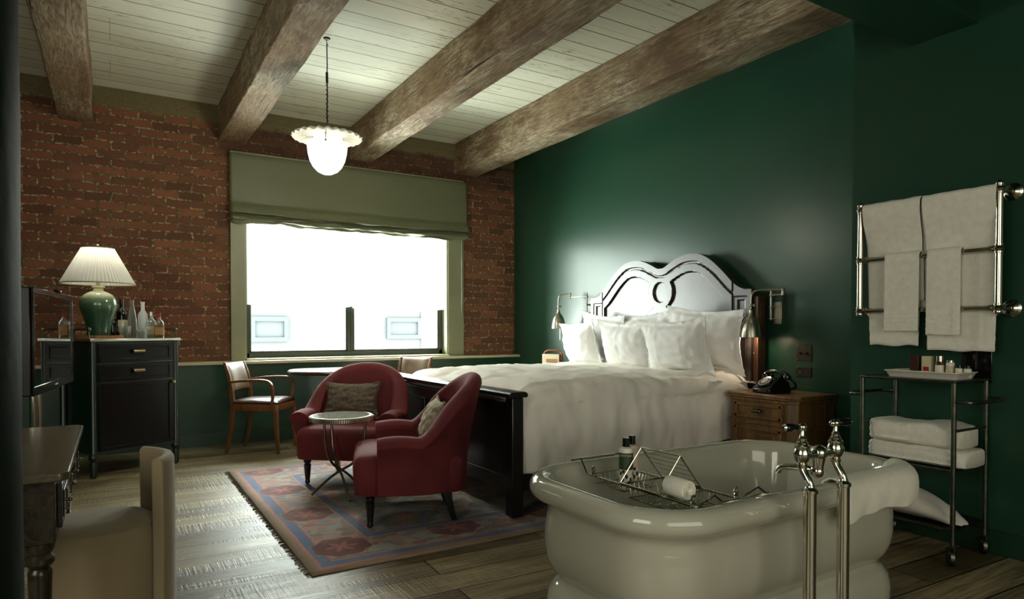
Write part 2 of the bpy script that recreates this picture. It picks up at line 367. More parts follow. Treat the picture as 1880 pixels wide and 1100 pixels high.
def lathe(bm, prof, n=24, c=(0, 0, 0), mat=None, cap=True, flute=None):
    rings = []
    for r, z in prof:
        ring = []
        for j in range(n):
            a = 2*PI*j/n; rr = max(r, .0002)*(1+(flute(a, z) if flute else 0))
            p = V(c[0]+rr*math.cos(a), c[1]+rr*math.sin(a), c[2]+z)
            ring.append(mat @ p if mat is not None else p)
        rings.append(ring)
    return loft(bm, rings, True, cap)
def tube(bm, pts, r, n=10, closed=False, cap=True):
    pts = [V(*p) for p in pts]; m = len(pts); rings = []
    rad = r if isinstance(r, (list, tuple)) else [r]*m
    prev = None
    for i, p in enumerate(pts):
        if closed: t = (pts[(i+1) % m]-pts[i-1]).normalized()
        else:
            t = V(0, 0, 0)
            if i > 0: t += (p-pts[i-1]).normalized()
            if i < m-1: t += (pts[i+1]-p).normalized()
            t.normalize()
        if prev is None:
            u = t.cross(V(0, 0, 1));
            if u.length < .1: u = t.cross(V(0, 1, 0))
        else: u = prev - t*prev.dot(t)
        u.normalize(); w = t.cross(u); prev = u
        rings.append([p+(u*math.cos(2*PI*j/n)+w*math.sin(2*PI*j/n))*rad[i] for j in range(n)])
    loft(bm, rings, True, cap and not closed, loop=closed)
    return bm
def smooth_path(pts, k=6):
    pts = [V(*p) for p in pts]; out = []
    P_ = [pts[0]]+pts+[pts[-1]]
    for i in range(1, len(P_)-2):
        a, b, c, d = P_[i-1:i+3]
        for j in range(k):
            s = j/k
            out.append(.5*((2*b)+(c-a)*s+(2*a-5*b+4*c-d)*s*s+(3*b-a-3*c+d)*s**3))
    out.append(pts[-1]); return [tuple(p) for p in out]
def ball(bm, c, r, n=14, sc=(1, 1, 1)):
    bmesh.ops.create_uvsphere(bm, u_segments=n, v_segments=max(6, n//2+1), radius=r, matrix=Matrix.Translation(c) @ Matrix.Diagonal((*sc, 1)))
def prism(bm, outline, z0, z1, mat=None):
    r0 = [V(x, y, z0) for x, y in outline]; r1 = [V(x, y, z1) for x, y in outline]
    if mat is not None: r0 = [mat @ p for p in r0]; r1 = [mat @ p for p in r1]
    loft(bm, [r0, r1])
def rrect(a, b, r, n=6, cx=0, cy=0):
    out = []
    for sx, sy, a0 in ((1, 1, 0), (-1, 1, 90), (-1, -1, 180), (1, -1, 270)):
        for i in range(n+1):
            t = R(a0+90*i/n); out.append((cx+sx*(a-r)+r*math.cos(t), cy+sy*(b-r)+r*math.sin(t)))
    return out
def grid(bm, f, nu, nv):
    vs = [[bm.verts.new(f(i/nu, j/nv)) for j in range(nv+1)] for i in range(nu+1)]
    for i in range(nu):
        for j in range(nv): bm.faces.new((vs[i][j], vs[i+1][j], vs[i+1][j+1], vs[i][j+1]))
    return vs
def nz(x, y=0, z=0): return noise.noise(V(x, y, z))
# ------------------------------------------------------------------ object helpers
def obj(name, bm, mat, parent=None, loc=(0, 0, 0), rot=(0, 0, 0), bevel=0, bseg=2, sub=0, solid=0, ang=35, label=None, soff=0, matrix=None):
    bmesh.ops.recalc_face_normals(bm, faces=bm.faces)
    me = bpy.data.meshes.new(name); bm.to_mesh(me); bm.free()
    for p in me.polygons: p.use_smooth = True
    me.set_sharp_from_angle(angle=R(ang))
    o = bpy.data.objects.new(name, me); COL.objects.link(o)
    me.materials.append(M[mat] if isinstance(mat, str) else mat)
    o.location = loc; o.rotation_euler = rot
    if matrix is not None: o.matrix_local = matrix
    if parent is not None: o.parent = parent
    if solid:
        m = o.modifiers.new('solid', 'SOLIDIFY'); m.thickness = solid; m.offset = soff
    if bevel:
        m = o.modifiers.new('bevel', 'BEVEL'); m.width = bevel; m.segments = bseg; m.limit_method = 'ANGLE'; m.angle_limit = R(35)
        m.harden_normals = False
    if sub:
        m = o.modifiers.new('sub', 'SUBSURF'); m.levels = sub; m.render_levels = sub
    if label: o['label'] = label
    return o
def thing(name, label, cat, loc=(0, 0, 0), rz=0, group=None):
    o = bpy.data.objects.new(name, None); COL.objects.link(o); o.empty_display_size = .1
    o.location = loc; o.rotation_euler = (0, 0, rz); o['label'] = label; o['category'] = cat
    if group: o['group'] = group
    return o
def tag(o, label, cat, group=None):
    o['label'] = label; o['category'] = cat
    if group: o['group'] = group
    return o
def struct(name, bm, mat, **k):
    o = obj(name, bm, mat, **k)
    if k.get('parent') is None: o['kind'] = 'structure'
    return o
def kids(o): return [c for c in bpy.data.objects if c.parent == o]
def dup(root, loc, rz=None, label=None, group=None, rot=None):
    def cp(o, par):
        c = o.copy(); COL.objects.link(c)
        if par is not None: c.parent = par
        for ch in kids(o): cp(ch, c)
        return c
    r = cp(root, None); r.location = loc
    if rz is not None: r.rotation_euler = (0, 0, rz)
    if rot is not None: r.rotation_euler = rot
    if label: r['label'] = label
    if group: r['group'] = group
    return r

# ================================================================== THE ROOM
YB = 7.08            # face of the brick wall
struct('floor', box(BM(), -2.6, 4.8, -3.4, 7.45, -.12, 0), 'floor_planks')
struct('ceiling', box(BM(), -2.6, 4.8, 2.3, 7.45, 3.37, 3.5), 'ceiling_boards')
WX0, WX1, WZ0, WZ1 = 1.145, 3.42, .83, 2.80
bm = BM(); box(bm, -2.6, WX0, YB, YB+.35, 0, 3.37); box(bm, WX1, 4.8, YB, YB+.35, 0, 3.37)
box(bm, WX0, WX1, YB, YB+.35, 0, WZ0); box(bm, WX0, WX1, YB, YB+.35, WZ1, 3.37)
struct('wall_back', bm, 'brick')
struct('trim_1', box(BM(), -2.2, 4.37, 6.97, YB-.002, 0, .79), 'green_wall')
struct('trim_2', box(BM(), -2.2, 4.37, 6.935, YB, .791, .822), 'ledge_paint', bevel=.006)
bm = BM(); box(bm, -2.2, 4.352, 6.952, 6.968, 0, .13); struct('baseboard_back', bm, 'green_trim', bevel=.004)
struct('wall_right', box(BM(), 4.37, 4.75, 2.0, YB, 0, 3.37), 'green_wall')
struct('baseboard_right', box(BM(), 4.352, 4.369, 2.3, 6.952, 0, .13), 'green_trim', bevel=.004)
struct('wall_bath', box(BM(), 3.83, 4.369, -3.2, 2.3, 0, 3.008), 'green_wall')
struct('baseboard_bath', box(BM(), 3.812, 3.829, -3.2, 2.3, 0, .12), 'green_trim', bevel=.004)
struct('wall_left', box(BM(), -2.6, -2.2, -3.2, YB, 0, 3.37), 'green_wall')
struct('wall_front', box(BM(), -2.6, 4.75, -3.55, -3.35, 0, 3.37), 'green_wall')
# dropped soffit over the bath side, with its lower box and a dark recess
bm = BM(); box(bm, -2.2, 4.75, -3.3, 2.295, 3.01, 3.36); struct('trim_3', bm, 'green_wall')
bm = BM(); box(bm, 1.2, 3.828, 1.63, 1.955, 2.73, 3.008); struct('trim_4', bm, 'green_wall')
bm = BM(); box(bm, 1.2, 3.828, -3.2, 1.0, 2.73, 3.008); struct('trim_5', bm, 'green_wall')

# beams: rough timber with a little wander in their edges
def beam(x0, x1, seed, label, y0=2.3):
    bm = BM(); n = 90; rings = []
    for i in range(n+1):
        y = y0+(YB-.001-y0)*i/n
        r = []
        prof = rrect((x1-x0)/2, .178, .012, 3, (x0+x1)/2, 3.19)
        for k, (x, z) in enumerate(prof):
            kk = k//4
            dx = .009*nz(y*1.6, seed+kk*3.1)+.004*nz(y*9, seed+kk*5.3)
            dz = .008*nz(y*1.4, seed+20+kk*2.7)+.004*nz(y*11, seed+30+kk)
            r.append(V(x+dx, y, z+(dz if z < 3.2 else 0)))
        rings.append(r)
    loft(bm, rings)
    return tag(obj('ceiling_beam', bm, 'beam_wood'), label, 'beam', 'rough timber ceiling beams')
beam(-.40, -.135, 1, 'rough timber ceiling beam nearest the dark round column')
beam(.905, 1.165, 2, 'whitewashed rough timber beam directly left of the hanging globe lamp')
beam(2.245, 2.49, 3, 'rough timber ceiling beam directly right of the hanging globe lamp')
beam(3.515, 3.829, 4, 'rough timber ceiling beam running beside the green wall above the bed')

# round column at the left edge
bm = BM(); rings = []
for i in range(60):
    z = 3.008*i/59; r = []
    for j in range(40):
        a = 2*PI*j/40; rr = .2*(1+.012*nz(math.cos(a)*2, math.sin(a)*2, z*1.5)+.006*nz(math.cos(a)*7, math.sin(a)*7, z*5))
        r.append(V(rr*math.cos(a), rr*math.sin(a), z))
    rings.append(r)
loft(bm, rings)
tag(obj('column', bm, 'dark_green', loc=(-.340, 1.45, 0)), 'dark green painted round timber column at the left edge', 'column')

# window_1: casing, jamb, metal frames, glass, sheer
win = bpy.data.objects.new('window_1', None); COL.objects.link(win); win['kind'] = 'structure'
win.location = (2.28, YB, .83)
def wl(x): return x-2.28
def wb(name, mat, *b, **k):
    bm = BM()
    for q in b: box(bm, wl(q[0]), wl(q[1]), q[2]-YB, q[3]-YB, q[4]-.83, q[5]-.83)
    return obj(name, bm, mat, win, **k)
wb('casing', 'cream_paint', (1.008, 1.147, 7.035, YB, .823, 2.93), (3.418, 3.628, 7.035, YB, .823, 2.93), (1.147, 3.418, 7.035, YB, 2.79, 2.93), bevel=.004)
wb('jamb', 'cream_paint', (1.146, 1.160, 7.05, 7.3, .823, 2.8), (3.405, 3.419, 7.05, 7.3, .823, 2.8), (1.16, 3.405, 7.05, 7.3, 2.786, 2.8))
wb('window_sill', 'ledge_paint', (1.147, 3.418, 7.0, 7.3, .823, .842), bevel=.004)
wb('frame', 'window_metal', (1.162, 1.205, 7.17, 7.23, .843, 2.78), (3.36, 3.403, 7.17, 7.23, .843, 2.78), (1.162, 3.403, 7.17, 7.23, .843, .895), (1.162, 3.403, 7.17, 7.23, 2.74, 2.785), bevel=.004)
wb('mullion', 'window_metal', (2.235, 2.268, 7.165, 7.235, .894, 2.742), (2.272, 2.300, 7.175, 7.225, .894, 2.742), bevel=.003)
wb('sash', 'window_metal', (1.206, 1.222, 7.18, 7.22, .896, 2.74), (2.218, 2.234, 7.18, 7.22, .896, 2.74), (2.301, 2.317, 7.18, 7.22, .896, 2.74), (3.343, 3.359, 7.18, 7.22, .896, 2.74),
   (1.206, 2.234, 7.18, 7.22, .896, .912), (2.301, 3.359, 7.18, 7.22, .896, .912))
bm = BM(); grid(bm, lambda u, v: V(wl(1.215+u*1.01), 7.2-YB, .9+v*1.85-.83), 1, 1); obj('pane', bm, 'window_glass', win)
bm = BM(); grid(bm, lambda u, v: V(wl(2.31+u*1.04), 7.2-YB, .9+v*1.85-.83), 1, 1); obj('pane', bm, 'window_glass', win)
def sheerf(x0, x1, zb, seed):
    def f(u, v):
        x = x0+(x1-x0)*u; z0 = zb+.012*math.sin(u*PI*2+seed)+.02*(abs(u-.5)*2)**3
        return V(wl(x), 7.11-YB+.006*math.sin(u*34+seed)*(1-v), z0+(2.775-z0)*v-.83)
    return f
bm = BM(); grid(bm, sheerf(1.165, 2.27, 1.375, 0), 60, 12); obj('sheer_shade', bm, 'sheer_fabric', win)
bm = BM(); grid(bm, sheerf(2.275, 3.40, 1.345, 2), 60, 12); obj('sheer_shade', bm, 'sheer_fabric', win)

# roman blind
bl = thing('roman_blind', 'olive green patterned roman blind folded up over the window', 'window blind', (2.32, 7.0, 2.9))
def blindf(u, v):      # v 0 top .. 1 bottom
    x = -1.315+2.64*u; 
    prof = [(0, 0, 0), (.06, -.012, -.04), (.5, -.02, -.32), (.68, -.024, -.49), (.74, -.070, -.545), (.785, -.094, -.60), (.81, -.070, -.612), (.83, -.035, -.59), (.86, -.03, -.60), (.90, -.068, -.630), (.945, -.078, -.668), (.965, -.045, -.668), (1, -.03, -.690)]
    for a, b in zip(prof, prof[1:]):
        if a[0] <= v <= b[0]+1e-9:
            s = (v-a[0])/(b[0]-a[0]); y = a[1]+(b[1]-a[1])*s; z = a[2]+(b[2]-a[2])*s; break
    w = max(0, (v-.66)/.34)
    z += w*(.022*nz(u*5, v*6)+.016*nz(u*14, v*9, 3)+.010*nz(u*30, v*20, 4))-w*.02*math.sin(PI*u)
    y += w*(.050*nz(u*4, v*14, 7)+.035*nz(u*9, v*30, 2)+.008*nz(u*26, v*30, 5))+.004*nz(u*8, v*5, 1)
    return V(x, y, z)
bm = BM(); grid(bm, blindf, 110, 60)
t = NT('blind_damask'); v_ = t.coord((1, 1, 1))
vo = t.n('ShaderNodeTexVoronoi'); vo.inputs['Scale'].default_value = 7; vo.inputs['Randomness'].default_value = 0; t.l(v_, vo.inputs['Vector'])
wv = t.math('SINE', t.math('MULTIPLY', vo.outputs['Distance'], 70))
c = t.mix(t.ramp(wv, [(.4, (0, 0, 0)), (.7, (.5, .5, .5))]), lin(102, 106, 78), lin(122, 126, 98))
t.set(Base_Color=c, Roughness=.42); M['blind_damask'] = t.m
obj('blind_cloth', bm, 'blind_damask', bl, solid=.003)
bm = BM(); box(bm, -1.31, -1.296, .0, .034, -.69, 0); box(bm, -1.31, 1.325, .006, .034, -.045, -.0); obj('blind_lining', bm, 'cream_paint', bl)
bm = BM()
for x in (1.27, 1.285): tube(bm, [(x, .02, -.68), (x, .02, -1.66)], .0022, 6)
tube(bm, [(1.27, .02, -1.66), (1.2775, .02, -1.672), (1.285, .02, -1.66)], .0022, 6)
obj('pull_chain', bm, 'nickel', bl)

# neighbouring building outside
bd = thing('building', 'pale overexposed neighbouring building seen through the window', 'building', (9, 16, -6))
bm = BM(); box(bm, -12, 16, 0, 4, 0, 10.5); obj('facade', bm, 'facade', bd)
def fw(x0, x1, z0, z1):
    bm = BM(); z0 += 6; z1 += 6; x0 -= 9; x1 -= 9
    for b in ((x0, x1, z1-.1, z1), (x0, x1, z0, z0+.1), (x0, x0+.1, z0+.1, z1-.1), (x1-.1, x1, z0+.1, z1-.1)): box(bm, b[0], b[1], -.08, 0, b[2], b[3])
    f = obj('window', bm, 'facade_frame', bd)
    bm = BM(); box(bm, x0+.1, x1-.1, -.02, 0, z0+.1, z1-.1); obj('pane', bm, 'facade_window', f)
fw(2.7, 3.55, .84, 1.42); fw(6.0, 6.95, .88, 1.42)
bm = BM(); box(bm, -2.04, -1.4, -.05, -.001, 0, 10.4); obj('brick_pier', bm, 'facade_brick', bd)
# ================================================================== RUG
rg = thing('rug', 'worn blue and pink patterned oriental rug on the plank floor', 'rug', (.775+RA, 3.035+RB, 0))
bm = BM()
def rugf(u, v):
    x = (u*2-1)*RA; y = (v*2-1)*RB
    e_ = .006*nz(y*3, 4) if u < .01 else 0
    return V(x+e_, y, .009+.001*nz(x*3, y*3))
grid(bm, rugf, 60, 60); obj('pile', bm, 'oriental_rug', rg, solid=.008, soff=-1)
bm = BM()
for i in range(170):
    y = -RB+2*RB*(i+.5)/170; a = random.uniform(-.5, .5)
    tube(bm, [(-RA+.004, y, .005), (-RA-.014, y+a*.01, .004), (-RA-random.uniform(.02, .035), y+a*.03, .003)], .0022, 4)
fr = obj('fringe', bm, 'pillow_taupe', rg)

# ================================================================== BED
bed = thing('bed', 'large dark wood bed with scalloped moulded headboard and panelled footboard', 'bed', (3.2, 4.32, 0))
BX, BY = 3.2, 4.32
def top(yy):       # headboard outline, half width yy in 0..1
    y = abs(yy)
    pts = [(0, 1.688), (.035, 1.69), (.09, 1.715), (.18, 1.755), (.28, 1.782), (.38, 1.787), (.47, 1.772), (.55, 1.735), (.64, 1.672), (.73, 1.592), (.80, 1.525), (.86, 1.482), (.91, 1.462), (.94, 1.457), (.99, 1.457), (1.2, 1.457)]
    for a, b in zip(pts, pts[1:]):
        if a[0] <= y <= b[0]:
            i = pts.index(a); p0 = pts[max(0, i-1)]; p3 = pts[min(len(pts)-1, i+2)]
            s = (y-a[0])/(b[0]-a[0]); m0 = (b[1]-p0[1])/max(1e-6, b[0]-p0[0])*(b[0]-a[0]); m1 = (p3[1]-a[1])/max(1e-6, p3[0]-a[0])*(b[0]-a[0])
            return (2*s**3-3*s*s+1)*a[1]+(s**3-2*s*s+s)*m0+(-2*s**3+3*s*s)*b[1]+(s**3-s*s)*m1
    return 1.457
OUT = [(i/400*.985, top(i/400*.985)) for i in range(0, 401, 4)]
def dtop(y, z):
    y = abs(y); d = 9
    for a, b in OUT:
        q = (y-a)**2+(z-b)**2
        if q < d: d = q
    return math.sqrt(d)
def sstep(a, b, x):
    t_ = max(0, min(1, (x-a)/(b-a))); return t_*t_*(3-2*t_)
HBW = .988
def relief(y, z):
    d = min(dtop(y, z), HBW-abs(y) if z < 1.45 else 9)
    dt = dtop(y, z)
    h = 0
    ay = abs(y)
    # side stile with small recessed panel
    if ay > .80:
        q = max(abs(ay-.885)-.034, z-1.372)
        q2 = max(abs(ay-.885)-.064, z-1.402)
        h = .022*(1 - sstep(-.004, .002, -q2)*.35 - sstep(-.004, .002, -q)*.65)
        h -= .014*sstep(.004, 0, abs(ay-.808)-.004)
        return h
    # rim band, groove, second band, recessed field
    h = .022
    h -= .020*(sstep(.060, .064, dt)*sstep(.084, .080, dt))
    ring = math.hypot(y, (z-1.475)*1.0)
    inner = sstep(.150, .155, dt)
    low = math.hypot(y*1.0, (z-1.12))
    hub = min(sstep(.150, .154, ring), sstep(.235, .239, low)) if z > 1.0 else 0
    side = sstep(.785, .78, ay)
    field = inner*hub*side*sstep(.015, .02, ay-0 if z > 1.6 else .03)
    h -= .024*field
    h -= .022*sstep(.092, .088, ring)*1.0
    h -= .022*sstep(.165, .161, low)
    return h
bm = BM(); NU, NV = 420, 150
rows = []
for i in range(NU+1):
    y = -HBW+2*HBW*i/NU; zt = top(y); col = []
    for j in range(NV+1):
        z = .70+(zt-.70)*j/NV
        col.append(bm.verts.new((-.035-relief(y, z), y, z)))
    rows.append(col)
back = []
for i in range(NU+1):
    y = -HBW+2*HBW*i/NU; back.append((bm.verts.new((.035, y, top(y))), bm.verts.new((.035, y, .70))))
for i in range(NU):
    for j in range(NV): bm.faces.new((rows[i][j], rows[i+1][j], rows[i+1][j+1], rows[i][j+1]))
    bm.faces.new((rows[i][NV], rows[i+1][NV], back[i+1][0], back[i][0]))
    bm.faces.new((back[i][0], back[i+1][0], back[i+1][1], back[i][1]))
    bm.faces.new((rows[i][0], back[i][1], back[i+1][1], rows[i+1][0]))
bm.faces.new([rows[0][j] for j in range(NV+1)]+[back[0][0], back[0][1]])
bm.faces.new([rows[NU][j] for j in range(NV+1)]+[back[NU][0], back[NU][1]])
HX = 4.27-BX
obj('headboard', bm, 'headboard_wood', bed, loc=(HX, 0, 0), ang=30)
for s in (-1, 1):
    bm = BM(); box(bm, HX-.035, HX+.06, s*.99-.045*(1-s)/2-.0, s*.99+.045*(1+s)/2, .0, 1.40); obj('headboard_post', bm, 'post_wood', bed, bevel=.006)
obj('headboard_lower_panel', box(BM(), HX-.02, HX+.03, -.985, .985, .2, .70), 'black_wood', bed)
FX = 2.055-BX
for s in (-1, 1):
    bm = BM(); box(bm, FX-.04, FX+.04, s*.995-.04, s*.995+.04, .018, .735); obj('footboard_post', bm, 'black_wood', bed, bevel=.006)
bm = BM(); box(bm, FX-.018, FX+.018, -.955, .955, .17, .70)
for z0, z1 in ((.17, .25), (.62, .70)): box(bm, FX-.030, FX-.018, -.955, .955, z0, z1)
for y in (-.92, -.30, .30, .92): box(bm, FX-.030, FX-.018, y-.035, y+.035, .25, .62)
obj('footboard', bm, 'black_wood', bed, bevel=.004)
bm = BM(); prism(bm, [(-.06, 0), (.06, 0), (.066, .012), (.066, .022), (.05, .034), (-.05, .034), (-.066, .022), (-.066, .012)], -1.045, 1.045, Matrix.Translation((FX, 0, .736)) @ Matrix(((1, 0, 0, 0), (0, 0, 1, 0), (0, 1, 0, 0), (0, 0, 0, 1))))
obj('footboard_cap', bm, 'black_wood', bed, bevel=.003)
for s in (-1, 1):
    obj('side_rail', box(BM(), FX+.04, HX-.04, s*.985-.018, s*.985+.018, .16, .40), 'black_wood', bed, bevel=.005)
bm = BM(); prism(bm, rrect(1.06, .955, .08), .36, .70); obj('mattress', bm, 'linen_white', bed, loc=(FX+.045+1.07, 0, 0), bevel=.04, bseg=3)

# duvet: drapes over mattress, hanging down both sides
def duvet(u, v):       # u across (near side hem .. far side hem), v along from foot to head
    X0, X1 = 2.105, 4.17
    x = X0+(X1-X0)*v
    hang = .40-.03*v+.015*nz(x*3, 9); rad = .11; half = 1.0
    L = hang+rad*PI/2+2*(half-rad)+rad*PI/2+hang
    s = u*L; zt = .775+.02*sstep(0, .25, v)
    # near side is negative y
    if s < hang: y = -half; z = zt-rad-(hang-s); k = (hang-s)/hang; sd = -1
    elif s < hang+rad*PI/2: a = (s-hang)/rad; y = -half+rad-rad*math.cos(a); z = zt-rad+rad*math.sin(a); k = 0; sd = -1
    elif s < L-hang-rad*PI/2: y = -half+rad+(s-hang-rad*PI/2); z = zt; k = 0; sd = 0
    elif s < L-hang: a = (s-(L-hang-rad*PI/2))/rad; y = half-rad+rad*math.sin(a); z = zt-rad+rad*math.cos(a); k = 0; sd = 1
    else: y = half; z = zt-rad-(s-(L-hang)); k = (s-(L-hang))/hang; sd = 1
    w = nz(x*2.2, y*2.2, z*2)*.022+nz(x*6+y*3, y*4-x*2, z*5)*.012-abs(nz(x*5-y*2, y*3+x+z*2, 5))*.022-abs(nz(x*9+y*4, y*6-x*3+z*5, 11))*.012
    if k > 0:
        hd = 1-.85*sstep(.80, .88, v)
        y += hd*sd*(.02*k+k*(.030*nz(x*4.5+z*1.5, 2, z*.8)+.014*nz(x*11+z*3, 4, z))+.028*sstep(.0, .5, k)*(1-sstep(.5, 1, k)))+hd*sd*w
        x += .012*k*nz(x*3, z*4, 8)
    elif sd: y += sd*w*.6; z += w
    else:
        z += w+.030*(1-(y/half)**2)+.012*math.sin(x*3+1)
    if v < .10: z -= (1-v/.10)**2*.085 if k == 0 else 0; 
    if v < .04 and k > 0: y += -sd*.03*(1-v/.04)
    return V(x-BX, y, z)
bm = BM(); grid(bm, duvet, 200, 150)
dv = obj('duvet', bm, 'linen_white', loc=(BX, BY, 0), solid=.018, soff=-1, ang=80)
tag(dv, 'puffy white duvet spread over the bed and hanging down its side', 'duvet')
# ---- pillows
def pillow_bm(w, h, t_, fl, seed, plait=0):
    bm = BM(); n = 46
    def f(side):
        def g(u, v):
            a, b = u*2-1, v*2-1
            pin = 1-.15*(1-abs(a)**1.8)*abs(b)**3; pin2 = 1-.13*(1-abs(b)**1.8)*abs(a)**3
            x = a*w/2*pin2; z = b*h/2*pin
            fx = w/2-fl; 
            ex = min(1, abs(a)*(w/2)/fx); ez = min(1, abs(b)*(h/2)/(h/2-fl))
            T_ = t_/2*(max(0, 1-ex**2.6)**.55)*(max(0, 1-ez**2.6)**.55)
            wr = .007*nz(a*5+seed, b*5, seed)+.010*abs(nz(a*3+seed, b*9, 2+seed))*(abs(b)**2)+.010*abs(nz(a*9+seed, b*3, 4))*(abs(a)**2)
            wr += .006*abs(b)**3*math.sin(a*23+seed+2*nz(a*4, seed))+.006*abs(a)**3*math.sin(b*19+seed*2)+.012*max(0, nz(a*4-b*3, a*2+b*2, seed+5))
            y = side*(T_-wr*min(1, T_*30)+.0035)
            if ex >= 1 or ez >= 1: y += .012*nz(a*5, b*5, seed+9)+.010*nz(a*13, b*13, seed)
            if plait:
                for c_ in plait:
                    y += side*.004*max(0, 1-abs(a-c_)/.022)
            return V(x, y, z+h/2)
        return g
    g1 = grid(bm, f(-1), n, n); g2 = grid(bm, f(1), n, n)
    for k in range(n):
        for (i, j), (i2, j2) in (((k, 0), (k+1, 0)), ((k, n), (k+1, n)), ((0, k), (0, k+1)), ((n, k), (n, k+1))):
            bm.faces.new((g1[i][j], g1[i2][j2], g2[i2][j2], g2[i][j]))
    return bm
def bed_pillow(x, y, z, w, h, t_, lean, yaw, roll, seed, label, plait=0):
    # local y axis of the pillow points towards the foot of the bed
    o = obj('bed_pillow', pillow_bm(w, h, t_, .045, seed, plait), 'cotton_pillow', ang=60)
    o.matrix_world = Matrix.Translation((x, y, z)) @ Matrix.Rotation(R(90+yaw), 4, 'Z') @ Matrix.Rotation(R(-lean), 4, 'X') @ Matrix.Rotation(R(roll), 4, 'Y')
    return tag(o, label, 'pillow', 'white pillows against the headboard')
bed_pillow(4.09, 3.68, .80, .74, .53, .17, 8, 6, -4, 1, 'white pillow, back row, directly behind the one nearest the nightstand phone')
bed_pillow(4.09, 4.30, .80, .74, .50, .16, 8, -3, 3, 2, 'white pillow in the middle of the back row against headboard')
bed_pillow(4.09, 4.93, .80, .70, .51, .16, 8, -4, -5, 3, 'white pillow, back row, farthest from the nightstand with the phone')
bed_pillow(3.84, 3.70, .775, .68, .47, .21, 14, 5, 2, 4, 'white pillow, front row, nearest the nightstand with the phone', (-.35, .35))
bed_pillow(3.86, 4.33, .775, .66, .46, .21, 14, -2, -2, 5, 'white pillow in the middle of the front row', (0,))
bed_pillow(3.87, 4.95, .775, .66, .46, .21, 14, -8, 3, 6, 'white pillow, front row, nearest the little radio')
o = obj('bed_pillow', pillow_bm(.66, .50, .13, .04, 8), 'cotton_pillow', ang=60)
o.matrix_world = Matrix.Translation((4.0, 3.62, .745)) @ Matrix.Rotation(R(90), 4, 'Z') @ Matrix.Rotation(R(-86), 4, 'X') @ Matrix.Translation((0, 0, -.25))
tag(o, 'white pillow lying flat under the upright ones beside the nightstand with the phone', 'pillow', 'white pillows against the headboard')

# ================================================================== NIGHTSTANDS
def nightstand(loc, label):
    t_ = thing('nightstand', label, 'nightstand', loc, 0, 'wooden nightstands')
    # local: front faces -x, y width .60, depth .50, chamfered front corners
    w, d, c_ = .28, .46, .05
    ol = [(0, -w+c_), (c_, -w), (d, -w), (d, w), (c_, w), (0, w-c_)]
    def inf(k): return [(x-(k if x < .01 else (k*.4 if x < .1 else 0)), y+(k if y > 0 else -k)) for x, y in ol]
    bm = BM(); prism(bm, ol, .07, .66); obj('body', bm, 'nightstand_wood', t_, bevel=.003)
    for k_, a_, b_ in ((.012, 0, .07), (.012, .475, .495), (.010, .635, .66)):
        bm = BM(); prism(bm, inf(k_), a_, b_); obj('moulding', bm, 'nightstand_wood', t_, bevel=.004)
    bm = BM(); prism(bm, inf(.028), .66, .672); prism(bm, inf(.020), .672, .69); obj('top', bm, 'nightstand_wood', t_, bevel=.005)
    def panel(name, z0, z1):
        y0, y1 = -.20, .20
        bm = BM(); box(bm, -.006, .0, y0, y1, z0, z1)
        for k in ((y0, y1, z1-.028, z1-.006), (y0, y1, z0+.006, z0+.028), (y0+.006, y0+.028, z0, z1), (y1-.028, y1-.006, z0, z1)): box(bm, -.020, -.004, *k)
        return obj(name, bm, 'nightstand_wood', t_, bevel=.003)
    dr = panel('drawer', .51, .63); do = panel('door', .10, .46)
    bm = BM(); box(bm, -.012, .0, -.135, .135, .15, .41); obj('inner_panel', bm, 'nightstand_wood', do, bevel=.008)
    bm = BM(); tube(bm, [(-.030, -.034, .572), (-.038, -.028, .572), (-.038, .028, .572), (-.030, .034, .572)], .010, 10); 
    for y in (-.026, .026): tube(bm, [(-.012, y, .572), (-.036, y, .572)], .005, 8)
    box(bm, -.016, -.012, -.042, .042, .558, .586)
    obj('handle', bm, 'gun_metal', dr, bevel=.001)
    return t_
nightstand((3.86, 2.985, 0), 'wooden nightstand with the black rotary phone on it')
nightstand((3.86, 5.72, 0), 'wooden nightstand beyond the bed with the little radio on it')

# rotary phone
ph = thing('telephone', 'black rotary dial telephone on the nightstand', 'telephone', (4.02, 3.00, .6905), R(-8))
# local: front faces -x
prof = [(-.11, 0), (.11, 0), (.112, .03), (.095, .085), (.05, .105), (.0, .108), (-.03, .098), (-.115, .032)]
bm = BM(); rings = []
for k in range(13):
    s = -1+2*k/12; sc = 1-.10*abs(s)**4; y = s*.085*(1)
    rings.append([V(x*sc, y*(1-.12*z/.1), z*(1-.06*abs(s)**4)) for x, z in prof])
loft(bm, rings); obj('body', bm, 'phone_black', ph, bevel=.008, bseg=3)
dm = Matrix.Translation((-.062, 0, .078)) @ Matrix.Rotation(R(-37), 4, 'Y')
bm = BM(); lathe(bm, [(0, -.01), (.052, -.01), (.056, 0), (.054, .006), (.046, .007)], 32, mat=dm); obj('dial_ring', bm, 'phone_black', ph)
bm = BM(); lathe(bm, [(0, .0), (.045, .006), (.045, .010), (.018, .0115), (.0, .012)], 32, mat=dm); dl = obj('dial', bm, 'dial_clear', ph)
bm = BM()
for k in range(10):
    a = R(60+k*28); c_ = dm @ V(.033*math.cos(a), .033*math.sin(a), .0105)
    lathe(bm, [(0, 0), (.006, 0), (.006, .002), (0, .002)], 10, mat=Matrix.Translation(c_) @ dm.to_3x3().to_4x4())
obj('finger_hole', bm, 'phone_black', dl)
bm = BM(); tube(bm, smooth_path([(.045, -.105, .128), (.045, -.07, .142), (.045, 0, .150), (.045, .07, .142), (.045, .105, .128)]), .014, 12)
for s in (-1, 1): lathe(bm, [(0, -.022), (.026, -.020), (.028, -.008), (.026, .008), (.012, .02), (0, .022)], 18, (.045, s*.098, .118))
